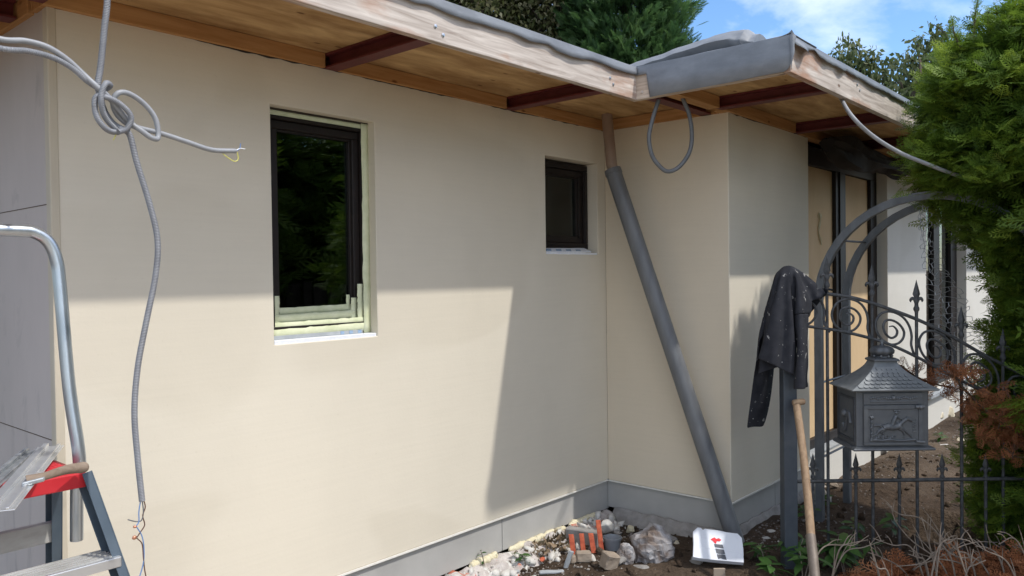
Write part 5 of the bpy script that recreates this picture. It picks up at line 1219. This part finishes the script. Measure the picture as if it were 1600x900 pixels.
# crumpled plastic bags of debris
def bag(label, px, py, wpx, hpx, seed):
    g = G(px, py, 0); d = g@FW; g[2] = gz(g[0], g[1])-.01; rw = wpx/FPX*d/2; rh = hpx/FPX*d; bm = bmesh.new(); bmesh.ops.create_icosphere(bm, subdivisions=4, radius=1)
    for v in bm.verts:
        c = v.co.copy(); c = Vector((round(c.x*3.2+.5*noise.noise(c*2))/3.2, round(c.y*3.2)/3.2, round(c.z*3.0+.4*noise.noise(c*3))/3.0)).lerp(c, .55); f = 1+.30*noise.noise(c*1.2+Vector((seed, 0, 0)))+.16*abs(noise.noise(c*2.6+Vector((0, seed, 0))))-.10*abs(noise.noise(c*5+Vector((seed, seed, 0))))
        c = c*f; c.z = (c.z+.8)*.62; c.x *= 1-.25*max(0, c.z-.6); v.co = Vector((c.x*rw, c.y*rw*.8, max(0, c.z*rh*.82)))
    me = bpy.data.meshes.new('bag'); bm.to_mesh(me); bm.free(); me.materials.append(MATS['plastic_bag'])
    tag(share(me, 'plastic_bag', None, g, (0, 0, YAW-R(90)+.3)), label, 'plastic bag')
bag('big crumpled clear plastic bag of debris against the plinth', 1022, 872, 66, 58, 3.3); bag('small torn plastic bag beside the tan brick', 977, 880, 28, 34, 8.1)
# white printed box
wb0, wb1 = dep(1082, 871, 4.28), dep(1163, 879, 4.25); wt0, wt1 = dep(1083, 824, 4.42), dep(1160, 834, 4.39)
wl = G(1122, 878, 0); wl[2] = 0; wbx = thing('printed_box', 'flattened white printed box leaning on the soil by the downpipe', 'box', tuple(wb0))
ex = (wb1-wb0); ez = ((wt0-wb0)+(wt1-wb1))/2; nn = np.cross(ex, ez); nn /= np.linalg.norm(nn)
if nn@FW > 0: nn = -nn
def BX(u, v, k=0.0): return wb0+ex*u+((wt0-wb0)*(1-u)+(wt1-wb1)*u)*v+nn*k
mb = MB(); out = [(0.01, .02), (.14, .0), (.5, -.01), (.99, .0), (1.0, .5), (.985, .85), (.90, .99), (.80, .985), (.68, .985), (.55, 1.01), (.24, 1.01), (.2, .96), (.16, 1.02), (.09, 1.02), (.0, .86), (.015, .5)]
nb = len(out); V = [BX(u, v, 0) for u, v in out]+[BX(u, v, -.028) for u, v in out]
mb.add(V, [tuple(range(nb)), tuple(range(2*nb-1, nb-1, -1))]+[(i, nb+i, nb+(i+1) % nb, (i+1) % nb) for i in range(nb)]); mb.build('panel', 'box_white', wbx, bevel=.0015)
def decal(name, pts, mat, k): 
    n = len(pts); mb = MB(); mb.add([BX(u, v, k) for u, v in pts]+[BX(u, v, k-.001) for u, v in pts], [tuple(range(n)), tuple(range(2*n-1, n-1, -1))]+[(i, n+i, n+(i+1) % n, (i+1) % n) for i in range(n)]); return mb.build(name, mat, wbx)
def zb_(L, k=1.0): return [((575+(x-575)*k-130)/890, (715-(560+(y-560)*k))/540+.03*(x-130)/890*1.6) for x, y in L]
decal('red_emblem', zb_([(470, 408), (500, 385), (530, 372), (550, 392), (590, 378), (625, 400), (600, 425), (560, 425), (548, 465), (525, 455), (505, 430)], 1.25), 'logo_red', .0016)
for L in ([(520, 470), (640, 468), (652, 522), (532, 515)], [(538, 533), (655, 540), (672, 600), (650, 606), (575, 605), (552, 596)], [(556, 615), (672, 612), (690, 685), (650, 680), (615, 668), (572, 680)]): decal('dark_print', zb_(L, 1.25), 'logo_grey', .0014)
for L in ([(385, 180), (392, 180), (392, 690), (385, 690)], [(140, 515), (1010, 565), (1010, 571), (140, 521)], [(660, 250), (666, 250), (690, 700), (684, 700)]): decal('crease', zb_(L), 'polystyrene', .0008)
mb = MB(); mb.obox(dep(1124, 903, 4.08), RH*.030, FH*.006, (0, 0, .05)); cb = mb.build('cardboard_scrap', 'cardboard', None, bevel=.002); tag(cb, 'brown cardboard scrap standing below the white printed box', 'cardboard')
# loose stones
RK = [('stone', 'white chunk of plaster at the inner corner above the pot', 949, 838, 26, 'stone_pale', 1, .9, .03), ('stone', 'grey stone at the corner right of the plaster chunk', 966, 838, 16, 'brick_grey', 2, .7, .01), ('foam_lump', 'round cream foam lump on the dark soil near the plinth', 985, 833, 15, 'foam', 3, .9, 0),
      ('foam_lump', 'cream foam lump touching the big plastic bag', 1004, 846, 16, 'foam', 4, 1.2, 0), ('stone', 'flat pale stone right of the big plastic bag', 1058, 853, 13, 'stone_cream', 5, .5, 0), ('stone', 'tiny white stone below the tan brick', 950, 892, 7, 'stone_pale', 6, .5, 0), ('stone', 'dark clod in front of the white printed box', 1090, 882, 24, 'brick_grey', 7, .6, 0),
      ('plaster_flake', 'white plaster flake left of the gate post', 1204, 843, 18, 'stone_pale', 8, .25, 0), ('plaster_flake', 'second white plaster flake below the first by the post', 1198, 852, 14, 'stone_pale', 9, .25, 0), ('plaster_flake', 'small white flake at the foot of the gate post', 1219, 858, 12, 'stone_pale', 10, .25, 0),
      ('stone', 'large white rubble stone behind the arch leg', 1268, 800, 26, 'stone_pale', 11, .8, 0), ('stone', 'white rubble stone right of the arch leg', 1292, 797, 20, 'stone_pale', 12, .7, 0), ('stone', 'pale rubble stone under the door threshold', 1280, 786, 24, 'stone_cream', 13, .8, .02), ('stone', 'tan broken tile beside the arch leg', 1300, 772, 22, 'brick_tan', 14, .4, .02),
      ('stone', 'cream foam lump at the base of the white pier', 1464, 657, 22, 'stone_cream', 15, .8, 0), ('stone', 'larger cream foam lump right of the white pier', 1479, 650, 26, 'stone_cream', 16, .9, 0), ('stone', 'flat white stone on the path beyond the letter box', 1470, 696, 22, 'stone_pale', 17, .25, 0), ('stone', 'grey rubble stone piled at the wall under the letter box', 1375, 712, 24, 'brick_grey', 18, .7, .02),
      ('stone', 'pale rubble stone piled beside the grey one', 1352, 722, 22, 'stone_pale', 19, .6, .02), ('stone', 'pinkish rubble stone at the left end of the footing', 745, 899, 18, 'foundation', 20, .5, 0), ('stone', 'orange brick crumb at the left of the footing', 773, 897, 10, 'orange_strip', 21, .5, 0), ('stone', 'orange brick crumb above the short slate strip', 795, 886, 9, 'orange_strip', 22, .6, .02), ('stone', 'orange brick crumb among the dry weeds', 848, 880, 10, 'orange_strip', 23, .8, .02),
      ('stone', 'pale stone lying right of the spade shaft', 1335, 884, 12, 'stone_pale', 24, .6, 0), ('stone', 'grey broken concrete chunk left of the small torn bag', 968, 884, 26, 'brick_grey', 31, .7, 0), ('stone', 'grey concrete chunk wedged behind the big plastic bag', 1046, 850, 24, 'brick_grey', 32, .8, 0), ('stone', 'angular pale mortar chunk in front of the grey block', 925, 876, 18, 'stone_pale', 33, .7, 0), ('stone', 'flat grey tile shard on the soil before the bags', 1000, 888, 30, 'brick_grey', 34, .3, 0),
      ('stone', 'rubble stone on the path right of the letter box', 1500, 690, 20, 'stone_cream', 25, .3, 0)]
for nm, lb, px, py, wp, mt, sd_, fl_, up_ in RK: rock(nm, lb, {'foam_lump': 'foam', 'plaster_flake': 'plaster'}.get(nm, 'stone'), px, py, wp, mt, sd_, fl_, .35, None, up_)
# small gravel and crumbs, uncountable
rng = np.random.default_rng(90); tv = []
bm = bmesh.new(); bmesh.ops.create_icosphere(bm, subdivisions=1, radius=.5); bv = np.array([v.co[:] for v in bm.verts]); bf = np.array([[v.index for v in f.verts] for f in bm.faces]); bm.free()
TP = [(bv*(1+rng.normal(0, .18, (len(bv), 1)))*np.array([1, .8, .55]), bf) for _ in range(6)]
pos = []; sz = []
for q in range(2200):
    if q < 1300: px, py = rng.uniform(700, 1260), None; g = np.array([rng.uniform(2.6, 5.2), 0, 0]); g[1] = (yA-.1-abs(rng.normal(0, .22))) if g[0] < X1 else (yC-.05-abs(rng.normal(0, .3)))
    elif q < 2000: g = np.array([rng.uniform(5.2, 9.5), yC-.05-abs(rng.normal(0, .35)), 0])
    else: g = np.array([rng.uniform(2.5, 9), rng.uniform(0, 2.9), 0]); 
    if g[0] > X1-.03 and g[1] > yC-.03: continue
    s = .006+.02*rng.uniform(0, 1)**4; pos.append((g[0], g[1], gz(g[0], g[1])+s*.1)); sz.append(s)
n = len(pos); nv = rng.normal(0, .3, (n, 3)); nv[:, 2] += 1; dv_ = rng.normal(0, 1, (n, 3)); dv_[:, 2] = 0
V, F, T = instance_np(TP, np.array(pos), dv_, nv, np.array(sz), rng.uniform(0, 1, n))
tag(mesh_np('gravel', V, F, 'gravel', None, T), 'scattered small stones and plaster crumbs on the soil', 'gravel', kind='stuff')

# packed mortar and brick crumbs along the footing
rng = np.random.default_rng(95)
def chunk(seed):
    r_ = random.Random(seed); bm = bmesh.new()
    for k in range(12): bm.verts.new((r_.gauss(0, .42), r_.gauss(0, .34), r_.gauss(0, .26)))
    g_ = bmesh.ops.convex_hull(bm, input=bm.verts[:]); bmesh.ops.delete(bm, geom=list({e for e in g_['geom_interior']+g_['geom_unused'] if isinstance(e, bmesh.types.BMVert)}), context='VERTS'); bm.verts.index_update()
    v = np.array([q.co[:] for q in bm.verts]); f = np.array([[q.index for q in fa_.verts] for fa_ in bm.faces]); bm.free(); return v, f
CH = [chunk(k) for k in range(9)]
for nm, lab, mt, cnt, s0, s1_ in (('mortar_rubble', 'pale broken mortar chunks packed along the footing', 'stone_pale', 230, .014, .065), ('brick_rubble', 'red brick crumbs among the mortar along the footing', 'orange_strip', 45, .010, .028), ('earth_clods', 'dark earth clods scattered over the soil', 'soil', 420, .012, .05)):
    pos = []; sz = []
    while len(pos) < cnt:
        if nm == 'earth_clods':
            x = rng.uniform(2.9, 7.5); y = rng.uniform(.9, 2.85)
            if x > X1-.06 and y > yC-.08: continue
        else:
            x = rng.uniform(2.55, X1-.08); y = yA-.03-abs(rng.normal(0, .10))
        s_ = s0+(s1_-s0)*rng.uniform(0, 1)**2.2; lift = .05*max(0, 1-(yA-y)/.16) if nm != 'earth_clods' else 0
        pos.append((x, y, gz(x, y)+s_*.15+lift)); sz.append(s_)
    n = len(pos); nv = rng.normal(0, .6, (n, 3)); nv[:, 2] += 1; dq = rng.normal(0, 1, (n, 3))
    V, F, T = instance_np(CH, np.array(pos), dq, nv, np.array(sz), rng.uniform(0, 1, n))
    tag(mesh_np(nm, V, F, mt, None, T), lab, nm.split('_')[0]+' rubble' if 'clods' not in nm else 'earth clods', kind='stuff')
